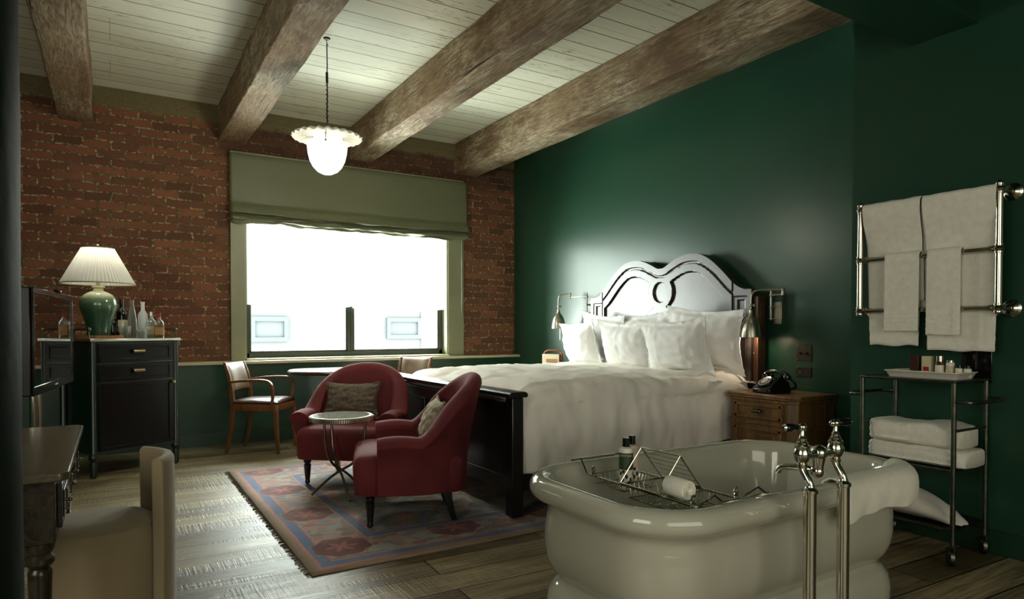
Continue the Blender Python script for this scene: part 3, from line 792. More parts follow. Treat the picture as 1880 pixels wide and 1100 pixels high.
box(bm, .03, .06, -.05, -.035, .10, .125); box(bm, .03, .06, .035, .05, .10, .125)
obj('handset', bm, 'phone_black', ph, bevel=.002)
bm = BM(); pts = []
for k in range(260):
    s = k/259; a = k*.75; p0 = V(.10-.02*s, -.10-.06*math.sin(s*PI), .10*(1-s)**2+.016); r_ = .007
    p0 = V(.05+.09*math.sin(s*PI), -.10-.02*s+.10*s*s, .105*(1-s)**2+.014)
    pts.append((p0.x+r_*math.cos(a), p0.y+.002*math.sin(a), p0.z+r_*math.sin(a)))
tube(bm, pts, .0022, 5); obj('cord', bm, 'phone_black', ph)

# radio on the far nightstand
rd = thing('radio', 'small cream and tan radio with leather handle on the far nightstand', 'radio', (4.02, 5.72, .6905), R(28))
bm = BM(); box(bm, -.05, .05, -.10, .10, 0, .185); obj('case', bm, 'leather_tan', rd, bevel=.008)
bm = BM(); box(bm, -.058, -.050, -.10, .10, 0, .185); fpo = obj('front_panel', bm, 'radio_cream', rd, bevel=.003)
bm = BM(); box(bm, -.061, -.0575, -.078, .05, .03, .135); obj('speaker_grille', bm, 'label_tan', fpo, bevel=.001)
bm = BM(); tube(bm, smooth_path([(0, -.10, .15), (0, -.098, .20), (0, -.05, .222), (0, .05, .222), (0, .098, .20), (0, .10, .15)]), .009, 8); obj('handle', bm, 'leather_tan', rd)
bm = BM(); lathe(bm, [(0, 0), (.012, 0), (.012, .006), (0, .007)], 14, mat=Matrix.Translation((-.0, -.101, .14)) @ Matrix.Rotation(R(90), 4, 'X')); obj('knob', bm, 'aged_brass', rd)
bm = BM(); tube(bm, smooth_path([(.05, -.09, .06), (.10, -.14, .05), (.16, -.15, .02), (.2, -.12, .006)]), .0025, 6); obj('cable', bm, 'rubber', rd)

# ---- swing-arm wall lamps
def wall_lamp(y, z, dp, label, arm1, arm2):
    # local frame: x out of the wall is -x world; built at rotz 0 with wall at local x=0, s: direction of arm along y
    t_ = thing('swing_arm_lamp', label, 'wall lamp', (4.3695, y, z), 0, 'swing-arm wall lamps over the bed')
    bm = BM(); box(bm, -.012, 0, -.036, .036, -.085, .085); box(bm, -.018, -.012, -.026, .026, -.075, .075); obj('backplate', bm, 'brushed_nickel', t_, bevel=.004)
    bm = BM(); rx = -.085
    for zz in (-.045, .045):
        tube(bm, [(-.018, 0, zz), (rx, 0, zz)], .007, 10); ball(bm, (rx, 0, zz), .014); ball(bm, (-.045, 0, zz), .0115)
    tube(bm, [(rx, 0, -.055), (rx, 0, .165)], .0075, 10); ball(bm, (rx, 0, .135), .014); ball(bm, (rx, 0, .168), .008); obj('upright', bm, 'brushed_nickel', t_)
    e1 = V(rx+arm1[0], arm1[1], .135)
    bm = BM(); tube(bm, [(rx, 0, .135), tuple(e1)], .0062, 10); ball(bm, e1, .0145); ball(bm, e1+V(0, 0, .036), .0145); tube(bm, [tuple(e1), tuple(e1+V(0, 0, .036))], .009, 10); obj('lower_arm', bm, 'brushed_nickel', t_)
    b0 = e1+V(0, 0, .036); dirv = V(arm2[0], arm2[1], 0); e2 = b0+dirv; u_ = dirv.normalized()
    bm = BM(); tube(bm, smooth_path([tuple(b0), tuple(b0+dirv*.5), tuple(e2-u_*.06), tuple(e2-u_*.018+V(0, 0, -.014)), tuple(e2+V(0, 0, -.055)), tuple(e2+V(0, 0, -dp+.01))], 5), .0068, 10)
    ball(bm, e2+V(0, 0, -dp+.03), .013); ball(bm, e2+V(.018, -.012, -dp+.03), .012); obj('upper_arm', bm, 'brushed_nickel', t_)
    bm = BM(); lathe(bm, [(.010, 0), (.014, -.01), (.013, -.02), (.018, -.032), (.020, -.045), (.034, -.060), (.052, -.085), (.064, -.115), (.072, -.15), (.076, -.18), (.079, -.205), (.080, -.212), (.078, -.212), (.074, -.18), (.062, -.115), (.046, -.08), (.02, -.05)], 36, tuple(e2+V(0, 0, -dp)), cap=False)
    sh = obj('lamp_shade', bm, 'brushed_nickel', t_, label='brushed bell shade')
    if arm1[1] < 0:
        wl_ = bpy.data.lights.new('wall_lamp_bulb', 'POINT'); wl_.energy = 2.2; wl_.color = (1, .78, .55); wl_.shadow_soft_size = .025
        wo_ = bpy.data.objects.new('wall_lamp_bulb', wl_); COL.objects.link(wo_); wo_.location = e2+V(4.3695, y, z-dp-.19)
    bm = BM(); ball(bm, e2+V(0, 0, -dp-.13), .026); obj('bulb', bm, 'frost_glass', sh)
    bm = BM(); c_ = e2+V(.0, -.03, -dp-.20); tube(bm, [tuple(c_), tuple(c_+V(0, 0, -.13))], .0014, 5); ball(bm, c_+V(0, 0, -.135), .0045); obj('pull_chain', bm, 'nickel', t_)
    return t_
wall_lamp(3.205, 1.268, .145, 'nickel swing-arm wall lamp above the nightstand with the phone', (-.04, -.13), (-.10, .205))
wall_lamp(5.47, 1.355, .165, 'nickel swing-arm wall lamp above the little radio', (-.02, .27), (-.10, .08))

# wall plates
def plate(y, z, h, kind, label, cat):
    t_ = thing(kind, label, cat, (4.3695, y, z), 0, None)
    bm = BM(); box(bm, -.006, 0, -.062, .062, -h/2, h/2); obj('plate', bm, 'outlet_bronze', t_, bevel=.002)
    bm = BM()
    if kind == 'light_switch':
        for yy in (-.025, .025): bm = BM(); box(bm, -.018, -.006, yy-.007, yy+.007, -.012, .004); obj('toggle', bm, 'black_plastic', t_)
    else:
        for yy in (-.03, .03): bm = BM(); box(bm, -.008, -.006, yy-.016, yy+.016, -.016, .016); obj('socket', bm, 'black_plastic', t_)
    for yy in (-.052, .052):
        for zz in (-h/2+.01, h/2-.01): bm = BM(); ball(bm, (-.007, yy, zz), .0035, 8); obj('screw', bm, 'aged_brass', t_)
plate(2.983, .968, .12, 'light_switch', 'bronze double light switch plate on the green wall above the phone', 'light switch')
plate(2.983, .825, .075, 'power_socket', 'low bronze wall socket plate right of the phone', 'socket')
# ================================================================== RED ARMCHAIRS
def armchair(loc, front, label):
    # local: front is -y, width along x
    t_ = thing('armchair', label, 'armchair', loc, 0, 'red velvet tub armchairs')
    t_.rotation_euler = (0, 0, math.atan2(front[0], -front[1]))
    hw, fd, bk = .335, -.235, .30          # half width, arm front y, back y
    def plan(s):   # s -1..1 around the U, from left arm front to right arm front
        a = abs(s); sg = 1 if s > 0 else -1
        if a > .62:
            k = (1-a)/.38; return V(sg*(hw+.012*k), fd+(0.0-fd)*k*1.0, 0), V(sg*1, 0, 0)
        th = (a/.62)*PI/2; e_ = .88
        x = hw*(math.sin(th)**e_); y = .0+bk*(max(0, math.cos(th))**e_)
        nx, ny = math.sin(th)/hw, math.cos(th)/bk
        return V(sg*(x+.012*math.sin(th)), y, 0), V(sg*nx, ny, 0).normalized()
    def hgt(s):
        a = abs(s)
        if a > .60: return .535+.012*math.sin((a-.60)/.40*PI)+0.0
        return .535+(.885-.535)*(math.cos(a/.60*PI/2)**.85)*(.72+.28*sstep(.60, .40, a))
    bm = BM(); rings = []; NS = 72
    for i in range(NS+1):
        s = -1+2*i/NS; p, n_ = plan(s); H_ = hgt(s); lift = (H_-.535)/.355
        lean = .085*lift
        r = []; tt = .052+.014*(1-lift)
        zb = .20
        o_ = lambda d, z: p+n_*(d+lean*sstep(.30, .95, z))+V(0, 0, z)
        pts = [(-.045, zb), (-.045, .40), (-.045, (H_-.08+.40)/2), (-.045, H_-.075)]
        arm = .028*(1-lift)
        for k in range(9):
            a = PI-PI*k/8; pts.append((.008+arm*.5+(tt+arm*.4)*math.cos(a), H_-.055+.055*math.sin(a)))
        pts += [(.052+arm*.3, H_-.11), (.042, (H_+.3)/2-.05), (.040, .36), (.036, zb)]
        rings.append([o_(d, z) for d, z in pts])
    loft(bm, rings)
    obj('backrest', bm, 'velvet_red', t_, ang=50, bevel=.006)
    # seat with bulging front that runs forward of the arms
    bm = BM(); rings = []
    for z, k in ((.195, .0), (.20, .012), (.28, .018), (.36, .022), (.395, .014), (.415, -.006), (.425, -.04), (.428, -.12)):
        ol = rrect(hw-.012+max(k, -.2)*.6, .31+k, .07, 6, 0, -.035)
        ring = []
        for x, y in ol:
            if y < -.2: y -= .022*(1-(x/hw)**2)
            ring.append(V(x, y, z+(.012*(1-(x/hw)**2) if z > .40 else 0)))
        rings.append(ring)
    loft(bm, rings); obj('seat', bm, 'velvet_red', t_, ang=60)
    for sx in (-1, 1):
        bm = BM(); lathe(bm, [(.012, 0), (.019, .008), (.020, .02), (.017, .028), (.021, .06), (.026, .12), (.028, .145), (.020, .155), (.029, .165), (.029, .175), (.022, .182), (.028, .20)], 18)
        obj('leg', bm, 'black_wood', t_, loc=(sx*.265, -.275, 0))
    for sx in (-1, 1):
        bm = BM(); rings = []
        for z, oy, h in ((0, .045, .017), (.06, .026, .019), (.13, .008, .023), (.20, 0, .027)):
            rings.append([V(sx*.22+a*h, .19+oy+b*h, z) for a, b in ((-1, -1), (1, -1), (1, 1), (-1, 1))])
        loft(bm, rings); obj('leg', bm, 'black_wood', t_, bevel=.004)
    return t_
a1 = armchair((1.565, 4.885, .012), (-.62, -.79), 'red velvet tub armchair holding the brown rectangular cushion, back to the window')
a2 = armchair((1.575, 3.735, .012), (-.945, .325), 'red velvet tub armchair seen side-on in front of the bed footboard')
a1.scale = (.95, .95, .97); a2.scale = (.96, .96, .975)
def cushion(w, h, t_, mat, seed, label, base, front, lean, zoff, yoff, xoff=0, piping=None):
    o = obj('throw_pillow', pillow_bm(w, h, t_, .012, seed), mat, ang=60)
    rz = math.atan2(front[0], -front[1])
    o.matrix_world = Matrix.Translation(base) @ Matrix.Rotation(rz, 4, 'Z') @ Matrix.Translation((xoff, yoff, zoff)) @ Matrix.Rotation(R(-lean), 4, 'X')
    return tag(o, label, 'cushion')
cushion(.46, .30, .12, 'pillow_taupe', 21, 'brown woven rectangular cushion on the armchair by the bed corner', (1.565, 4.885, 0), (-.62, -.79), 16, .445, .080, -.055)
cushion(.40, .30, .11, 'pillow_grey', 22, 'pale grey and cream patterned cushion on the side-on armchair', (1.57, 3.735, 0), (-.945, .325), 24, .442, .055, .0)

# ================================================================== SMALL SIDE TABLE
st = thing('side_table', 'small round mirrored side table on crossed bent metal legs', 'side table', (1.32, 4.375, .012))
bm = BM(); lathe(bm, [(0, .548), (.205, .548), (.212, .540), (.212, .518), (.205, .513), (.0, .513)][::-1], 48)
for k in range(90):
    a = 2*PI*k/90; tube(bm, [(.2125*math.cos(a), .2125*math.sin(a), .516), (.2125*math.cos(a), .2125*math.sin(a), .543)], .0032, 5)
obj('rim', bm, 'brushed_nickel', st)
bm = BM(); lathe(bm, [(0, .549), (.186, .549), (.186, .551), (0, .551)], 48); obj('tabletop', bm, 'mirror_top', st)
for k, a in enumerate((328, 212, 92)):
    ca, sa = math.cos(R(a)), math.sin(R(a))
    q = [(.165, .513), (.160, .40), (.135, .30), (.075, .22), (.0, .175), (-.085, .115), (-.20, .006)]
    off = .014*(k-1)
    bm = BM(); tube(bm, smooth_path([(r_*ca-off*sa, r_*sa+off*ca, z) for r_, z in q], 5), .0085, 8); obj('leg', bm, 'table_metal', st)

# ================================================================== WOODEN ARMCHAIRS (bridge chairs)
def wood_chair(loc, front, label):
    t_ = thing('dining_chair', label, 'chair', loc, 0, 'leather seated wooden armchairs')
    t_.rotation_euler = (0, 0, math.atan2(front[0], -front[1]))
    w = .215
    bm = BM(); rings = []
    for z, k in ((.395, .0), (.43, .004), (.455, .0)): rings.append([V(x*(1+.05*(-y)/.22), y, z) for x, y in rrect(w+k, .225+k, .03, 4)])
    loft(bm, rings); obj('seat_rail', bm, 'chair_wood', t_)
    bm = BM(); rings = []
    for z, k in ((.452, -.004), (.468, .002), (.482, -.01), (.494, -.05), (.500, -.12)): rings.append([V(x*(1+.05*(-y)/.22), y, z) for x, y in rrect(w+k, .225+k, max(.012, .04+k*.1), 4)])
    loft(bm, rings); obj('seat', bm, 'leather_brown', t_, ang=60)
    for sx in (-1, 1):
        bm = BM(); rings = []
        for z, y, h in ((0, -.225, .013), (.2, -.212, .017), (.395, -.205, .021)): rings.append([V(sx*.20+a*h, y+b*h, z) for a, b in ((-1, -1), (1, -1), (1, 1), (-1, 1))])
        loft(bm, rings); obj('leg', bm, 'chair_wood', t_, bevel=.004)
        bm = BM(); rings = []
        for z, y, h in ((0, .275, .013), (.12, .245, .016), (.28, .215, .019), (.44, .205, .021), (.6, .222, .018), (.72, .245, .016), (.835, .285, .012)): rings.append([V(sx*.185+a*h*.9, y+b*h, z) for a, b in ((-1, -1), (1, -1), (1, 1), (-1, 1))])
        loft(bm, rings); obj('leg', bm, 'chair_wood', t_, bevel=.004, ang=60)
        bm = BM(); pts = smooth_path([(sx*.205, .23, .655), (sx*.235, .06, .672), (sx*.245, -.10, .675), (sx*.243, -.165, .655), (sx*.238, -.19, .60), (sx*.226, -.185, .52), (sx*.218, -.17, .42)], 5)
        rings = []
        for i, p in enumerate(pts):
            p = V(*p); q = V(*pts[min(i+1, len(pts)-1)])-V(*pts[max(0, i-1)]); q.normalize(); u_ = V(1, 0, 0); w_ = q.cross(u_).normalized()
            rings.append([p+u_*a*.017+w_*b*.011 for a, b in ((-1, -1), (1, -1), (1, 1), (-1, 1))])
        loft(bm, rings); obj('armrest', bm, 'chair_wood', t_, bevel=.005, ang=60)
    bm = BM()
    def f(sd):
        def g(u, v):
            x = (-1+2*u)*.168; z = .565+v*.265; y = .218+(z-.6)*.16+.03*v*v-.022*(1-(x/.17)**2)*0
            th = .020*(1-abs(2*u-1)**6)*(1-abs(2*v-1)**6)**.5
            return V(x, y-.004+sd*(th+.002)+.018*(1-(x/.168)**2), z)
        return g
    n = 16; g1 = grid(bm, f(-1), n, n); g2 = grid(bm, f(1), n, n)
    for k in range(n):
        for (i, j), (i2, j2) in (((k, 0), (k+1, 0)), ((k, n), (k+1, n)), ((0, k), (0, k+1)), ((n, k), (n, k+1))):
            bm.faces.new((g1[i][j], g1[i2][j2], g2[i2][j2], g2[i][j]))
    obj('backrest', bm, 'leather_back', t_, ang=60)
    return t_
wood_chair((1.21, 6.475, 0), (.82, -.57), 'wooden armchair with brown leather seat standing beside the dark cabinet')
wood_chair((2.62, 6.48, 0), (-.78, -.62), 'leather backed chair mostly hidden behind the red armchair and bed')

# round table under the window
rt_ = thing('round_table', 'round dark pedestal table below the window', 'table', (1.86, 6.52, 0))
bm = BM(); lathe(bm, [(0, .70), (.36, .70), (.40, .708), (.412, .72), (.408, .732), (.40, .738), (0, .738)], 56); obj('tabletop', bm, 'table_wood', rt_)
bm = BM(); lathe(bm, [(.03, .03), (.03, .2), (.024, .4), (.026, .66), (.06, .70)], 20); obj('pedestal', bm, 'gun_metal', rt_)
bm = BM(); lathe(bm, [(.22, 0), (.22, .012), (.05, .03), (.03, .045)], 32); obj('base', bm, 'gun_metal', rt_)

# ================================================================== CABINET (dark metal dresser)
cb = thing('cabinet', 'dark green metal cabinet with two drawers and a door under the lamp and bottles', 'cabinet', (-.136, 5.88, 0), math.atan2(.337, .604))
# local: x along the front 0..L, y into the cabinet, front face at y=0
L_, D_ = .692, .47
bm = BM(); box(bm, .03, L_-.03, .012, D_, .17, 1.045); obj('body', bm, 'cabinet_metal', cb, bevel=.004)
bm = BM(); box(bm, -.02, L_+.02, -.012, D_+.01, 1.047, 1.07); obj('top', bm, 'cabinet_top', cb, bevel=.004, label='reflective worktop')
for x, y in ((.012, .02), (L_-.012, .02), (.012, D_-.02), (L_-.012, D_-.02)):
    bm = BM(); lathe(bm, [(.016, 0), (.024, .01), (.026, .10), (.024, .125), (.030, .135), (.036, .155), (.036, .165), (.028, .185), (.024, .195), (.0235, 1.046)], 18, (x, y, 0)); obj('leg', bm, 'cabinet_metal', cb)
def front(z0, z1, name, knob=False):
    bm = BM(); box(bm, .045, L_-.045, -.002, .012, z0, z1)
    for b in ((.045, .085, z0, z1), (L_-.085, L_-.045, z0, z1), (.085, L_-.085, z0, z0+.028), (.085, L_-.085, z1-.028, z1)): box(bm, b[0], b[1], -.010, -.002, b[2], b[3])
    f = obj(name, bm, 'cabinet_black', cb, bevel=.002)
    if knob:
        bm = BM(); lathe(bm, [(.007, -.012), (.007, .012), (.015, .018), (.017, .026), (.012, .034), (0, .036)], 18, mat=Matrix.Translation((L_-.06, -.010, (z0+z1)/2+.24)) @ Matrix.Rotation(R(90), 4, 'X'))
        obj('knob', bm, 'aged_brass', f)
    else:
        zc = (z0+z1)/2+.01; bm = BM(); rings = []
        for k in range(9):
            a = PI*k/8; rings.append([V(x, -.012-.022*math.sin(a)*(1 if q else .85), zc+.017*math.cos(a)*(1 if q else .85)) for x, q in ((.30, 1), (.392, 1), (.392, 0), (.30, 0))])
        loft(bm, rings); obj('handle', bm, 'aged_brass', f, bevel=.001)
front(.885, 1.03, 'drawer'); front(.735, .87, 'drawer'); front(.20, .72, 'door', True)
for x in (-.004, L_+.004):
    bm = BM(); ball(bm, (x, .035, 1.14), .016, 12); tube(bm, [(x, .035, 1.07), (x, .035, 1.13)], .006, 8)
    tube(bm, smooth_path([(x, .035, 1.14), (x, .16, 1.145), (x, .24, 1.135), (x, .262, 1.10), (x, .262, 1.07)], 5), .006, 8); obj('gallery_rail', bm, 'gun_metal', cb)
CM = Matrix.Translation((-.136, 5.88, 0)) @ Matrix.Rotation(math.atan2(.337, .604), 4, 'Z')
def onc(u, v, z=1.0705): return tuple(CM @ V(u, v, z))

# table lamp on a round wooden tray
tr = obj('round_tray', (lambda b: (lathe(b, [(0, .012), (.168, .012), (.172, .024), (.178, .024), (.178, .0), (0, 0)][::-1], 40), b)[1])(BM()), 'tray_wood', loc=onc(.175, .235))
tag(tr, 'round wooden tray under the green ceramic lamp', 'tray')
tl = thing('table_lamp', 'green ceramic vase table lamp with a pleated cream shade', 'lamp', onc(.175, .235, 1.083))
bm = BM(); lathe(bm, [(0, 0), (.078, 0), (.084, .012), (.082, .05), (.090, .10), (.108, .16), (.126, .21), (.134, .255), (.129, .295), (.106, .332), (.068, .355), (.040, .366), (.034, .378), (.038, .388), (.048, .395), (.046, .404), (.03, .406), (0, .406)], 44); obj('lamp_base', bm, 'celadon_glaze', tl)
bm = BM(); lathe(bm, [(.014, .40), (.014, .50), (.018, .505), (.018, .54), (0, .54)], 14); lathe(bm, [(.003, .54), (.003, .712), (.012, .716), (.012, .722), (.006, .728), (.010, .738), (0, .742)], 12); obj('stem', bm, 'aged_brass', tl)
bm = BM(); n = 240; ring0 = []; ring1 = []
for j in range(n):
    a = 2*PI*j/n; w_ = 1+(.02 if j % 4 in (0, 1) else -.02)
    ring0.append(V(.256*w_*math.cos(a), .256*w_*math.sin(a), .425)); ring1.append(V(.113*w_*math.cos(a), .113*w_*math.sin(a), .705))
loft(bm, [ring0, ring1], cap=False); sh = obj('lamp_shade', bm, 'lamp_shade_cloth', tl, ang=10)
bm = BM()
for r_, z in ((.259, .423), (.115, .707)): tube(bm, [(r_*math.cos(2*PI*j/48), r_*math.sin(2*PI*j/48), z) for j in range(48)], .0045, 6, closed=True)
obj('trim_band', bm, 'cream_paint', sh)
bm = BM(); ball(bm, (0, 0, .57), .035, 14); obj('bulb', bm, 'lit_plate_glass', tl)
pl = bpy.data.lights.new('table_lamp_bulb', 'POINT'); pl.energy = 3.6; pl.color = (1, .95, .82); pl.shadow_soft_size = .04
po = bpy.data.objects.new('table_lamp_bulb', pl); COL.objects.link(po); po.location = tuple(V(*onc(.175, .235, 1.083))+V(0, 0, .63))

# bottles
def bottle(name, prof, mat, loc, label, cap=None, capmat='nickel', lab=None, labmat='label_cream', flat=1.0, rz=0, liquid=None, cat='bottle'):
    t_ = thing(name, label, cat, loc, rz, 'drinks bottles on the dark cabinet')
    fm = Matrix.Diagonal((1, flat, 1, 1))
    bm = BM(); lathe(bm, prof, 28, mat=fm, cap=True); obj('glass_body' if mat not in ('dark_glass', 'frost_glass') else 'body', bm, mat, t_)
    if liquid:
        zt = liquid[1]; pr = [(max(.001, r_-.004), max(.004, z)) for r_, z in prof if z < zt]; pr = [(0, .004)]+pr[1:]+[(pr[-1][0], zt), (0, zt)]
        bm = BM(); lathe(bm, pr, 24, mat=fm); obj('liquid', bm, liquid[0], t_)
    if cap:
        bm = BM(); lathe(bm, cap, 18, mat=None); obj('cap', bm, capmat, t_)
    if lab:
        r_, z0, z1 = lab; bm = BM(); rg_ = []
        for z in (z0, z1): rg_.append([fm @ V((r_+.0012)*math.cos(R(a)), (r_+.0012)*math.sin(R(a)), z) for a in range(-160, -19, 10)])
        loft(bm, rg_, closed=False, cap=False); obj('label', bm, labmat, t_)
    return t_
RZ = math.atan2(.337, .604)
bottle('wine_bottle', [(0, 0), (.038, 0), (.040, .01), (.040, .19), (.036, .215), (.018, .245), (.015, .255), (.015, .31), (.017, .312), (.017, .322), (0, .322)], 'dark_glass', onc(.405, .32), 'dark wine bottle with pale label, tallest bottle next to the lamp', lab=(.040, .05, .15), rz=RZ)
bottle('wine_bottle', [(0, 0), (.036, 0), (.038, .01), (.038, .12), (.034, .14), (.014, .165), (.013, .20), (0, .20)], 'dark_glass', onc(.335, .33), 'short dark bottle half hidden between lamp base and wine bottle', rz=RZ)
bottle('water_bottle', [(0, 0), (.042, 0), (.045, .01), (.044, .05), (.036, .15), (.022, .235), (.014, .27), (.013, .305), (.016, .307), (.016, .318), (0, .318)], 'clear_glass', onc(.452, .25), 'clear conical water bottle between the dark wine and frosted bottles', rz=RZ)
bottle('vodka_bottle', [(0, 0), (.036, 0), (.038, .008), (.038, .18), (.034, .205), (.015, .235), (.014, .29), (.016, .292), (.016, .305), (0, .305)], 'frost_glass', onc(.556, .27), 'white frosted bottle standing behind the small flask bottles', rz=RZ)
flask = [(0, 0), (.045, 0), (.048, .008), (.048, .125), (.044, .145), (.028, .165), (.016, .175), (.014, .20), (0, .20)]
def flaskb(u, v, g, l, cm, lb, s): 
    t_ = bottle('liquor_flask', flask, g, onc(u, v), lb, cap=[(0, .195), (.0165, .195), (.0165, .232), (0, .232)], capmat=cm, lab=(.048, .03, .10), labmat=l, flat=.55, rz=RZ, liquid=(('amber_glass', .118) if g == 'tint_glass' else None))
    t_.scale = (s, s, s); return t_
flaskb(.600, .225, 'clear_glass', 'label_cream', 'nickel', 'clear gin flask with silver cap behind the amber flask', .95)
flaskb(.618, .14, 'tint_glass', 'label_tan', 'red_cap', 'amber whisky flask with a red cap at the cabinet right end', .90)
ib = thing('glass_tumbler', 'clear glass bucket in front of the dark wine bottle', 'glass', onc(.345, .17), 0, None)
bm = BM(); lathe(bm, [(.034, .004), (.048, .10), (.050, .10), (.036, 0), (0, 0)], 28, cap=False); obj('glass_wall', bm, 'clear_glass', ib)
for k, (u, v) in enumerate(((.445, .10), (.49, .15))):
    g = thing('drinking_glass', ('low clear tumbler on the cabinet front edge below the water bottle', 'low clear tumbler between water bottle and frosted bottle')[k], 'glass', onc(u, v), 0, 'low tumblers')
    bm = BM(); lathe(bm, [(.026, .004), (.034, .075), (.036, .075), (.028, 0), (0, 0)], 24, cap=False); obj('glass_wall', bm, 'clear_glass', g)

# ================================================================== TELEVISION on a stand
p0, p1 = V(-.303, 3.56, 0), V(-.199, 4.51, 0); dv_ = (p1-p0); ln = dv_.length
tv = thing('television', 'flat black television turned edge-on on a polished stand', 'television', (-.26, 4.04, 0), math.atan2(dv_.y, dv_.x))
# local x along the width, screen faces -y (towards +X world)
h0, h1 = .845, 1.335
bm = BM(); box(bm, -ln/2, ln/2, -.004, .040, h0, h1); obj('housing', bm, 'black_plastic', tv, bevel=.008)
bm = BM()
for b in ((-ln/2, ln/2, h1-.028, h1), (-ln/2, ln/2, h0, h0+.045), (-ln/2, -ln/2+.028, h0+.045, h1-.028), (ln/2-.022, ln/2, h0+.045, h1-.028)): box(bm, b[0], b[1], -.012, -.004, b[2], b[3])
obj('bezel', bm, 'phone_black', tv, bevel=.003)
bm = BM(); box(bm, -ln/2+.026, ln/2-.02, -.0065, -.0045, h0+.043, h1-.026); obj('screen', bm, 'screen_black', tv)
bm = BM(); box(bm, -.03, .03, -.0135, -.012, h0+.02, h0+.026); obj('badge', bm, 'white_plastic', tv)
bm = BM(); ball(bm, (.12, -.0, h1+.008), .022, 12, (1.5, .9, .7)); obj('camera_knob', bm, 'phone_black', tv)
bm = BM()
for x in (-.06, .06): tube(bm, [(x, .075, .03), (x, .075, 1.1)], .017, 14)
box(bm, -.1, .1, .04, .07, 1.02, 1.12); obj('pole', bm, 'nickel', tv)
bm = BM(); lathe(bm, [(0, 0), (.22, 0), (.22, .012), (.03, .03), (0, .03)][::-1], 36, (0, .075, 0)); obj('base', bm, 'nickel', tv)

# ================================================================== DESK
dk = thing('desk', 'dark polished wooden desk with drawers and turned legs', 'desk', (-.111, 2.23, 0))
# local: right (drawer) face at x=-.03 facing +x; y 0..1.08
dl_ = 1.08
bm = BM(); prism(bm, [(-.62, 0), (-.018, 0), (0, .02), (0, dl_-.02), (-.018, dl_), (-.62, dl_)], .716, .742); obj('top', bm, 'desk_top_wood', dk, bevel=.006, bseg=3)
bm = BM(); box(bm, -.60, -.035, .03, dl_-.03, .535, .715); obj('body', bm, 'desk_wood', dk, bevel=.003)
for y0, y1 in ((.10, .50), (.56, .97)):
    bm = BM(); box(bm, -.034, -.022, y0, y1, .56, .69); box(bm, -.022, -.018, y0+.03, y1-.03, .585, .665); d_ = obj('drawer', bm, 'desk_wood', dk, bevel=.003)
    for yy in (y0+.08, y1-.08):
        bm = BM(); tube(bm, [(-.020, yy, .625), (-.008, yy, .625)], .004, 8); ball(bm, (-.006, yy, .625), .007, 10); tube(bm, [(-.014, yy, .60), (-.014, yy, .655)], .003, 8); ball(bm, (-.014, yy, .656), .0045, 8); ball(bm, (-.014, yy, .598), .0045, 8)
        obj('handle', bm, 'table_metal', d_)
for x, y in ((-.075, .07), (-.075, dl_-.07), (-.56, .07), (-.56, dl_-.07)):
    bm = BM(); lathe(bm, [(.016, 0), (.020, .02), (.024, .25), (.030, .44), (.030, .45), (.024, .46), (.036, .475), (.036, .49), (.028, .50), (.036, .515), (.036, .535)], 20, (x, y, 0)); obj('leg', bm, 'desk_wood', dk)

# ================================================================== VANITY CHAIR
vc = thing('upholstered_chair', 'low round taupe velvet stool with curved back, drawn up to the desk', 'chair', (-.05, 2.69, 0), 0)
rr = .192
bm = BM(); lathe(bm, [(0, .06), (rr-.02, .06), (rr-.005, .07), (rr, .10), (rr+.004, .25), (rr+.002, .44), (rr-.010, .47), (rr-.04, .487), (rr-.10, .495), (0, .498)], 56); obj('seat', bm, 'velvet_taupe', vc)
bm = BM(); lathe(bm, [(0, 0), (rr-.05, 0), (rr-.05, .062), (0, .062)], 40); obj('plinth', bm, 'black_wood', vc)
bm = BM(); rings = []
for k in range(33):
    a = R(-37+86*k/32)
    pts = [(rr+.006, .06), (rr+.006, .45), (rr+.004, .685), (rr+.010, .696), (rr+.024, .701), (rr+.038, .696), (rr+.046, .685), (rr+.048, .40), (rr+.046, .06)]
    rings.append([V(r_*math.cos(a), r_*math.sin(a), z) for r_, z in pts])
loft(bm, rings); obj('backrest', bm, 'velvet_taupe', vc, bevel=.006, ang=40)
def textmesh(o):
    bpy.context.view_layer.update()
    me = bpy.data.meshes.new_from_object(o.evaluated_get(bpy.context.evaluated_depsgraph_get()))
    me.name = o.name; n_ = bpy.data.objects.new(o.name, me); n_.parent = o.parent; n_.location = o.location; n_.rotation_euler = o.rotation_euler
    nm = o.name; bpy.data.objects.remove(o); n_.name = nm; COL.objects.link(n_)
# ================================================================== BATHTUB
TX, TY, TA, TB, TR = 2.065, 1.76, .765, .43, .27
def tubring(d, z, n=14, cz=0):
    return [V(x, y, z) for x, y in rrect(TA-d, TB-d, max(.03, TR-d), n)]
TPROF = [(.105, 0), (.078, .02), (.068, .06), (.066, .12), (.076, .165), (.100, .195), (.118, .205), (.118, .212), (.098, .232), (.078, .262), (.064, .30), (.058, .35), (.060, .41), (.068, .45), (.072, .475), (.062, .498), (.040, .512), (.018, .522), (.004, .538), (0, .556), (.003, .574), (.014, .590), (.032, .599), (.050, .600), (.068, .595), (.080, .580), (.090, .55), (.100, .50), (.118, .38), (.145, .25), (.18, .18), (.225, .155)]
tub = thing('bathtub', 'freestanding cream porcelain bathtub with a thick rolled rim', 'bathtub', (TX, TY, 0))
bm = BM(); loft(bm, [tubring(d, z) for d, z in TPROF]); obj('basin', bm, 'porcelain', tub, ang=70)
bm = BM(); lathe(bm, [(0, 0), (.035, 0), (.035, .003), (0, .006)], 24, (0, 0, .1555)); obj('drain', bm, 'nickel', tub)

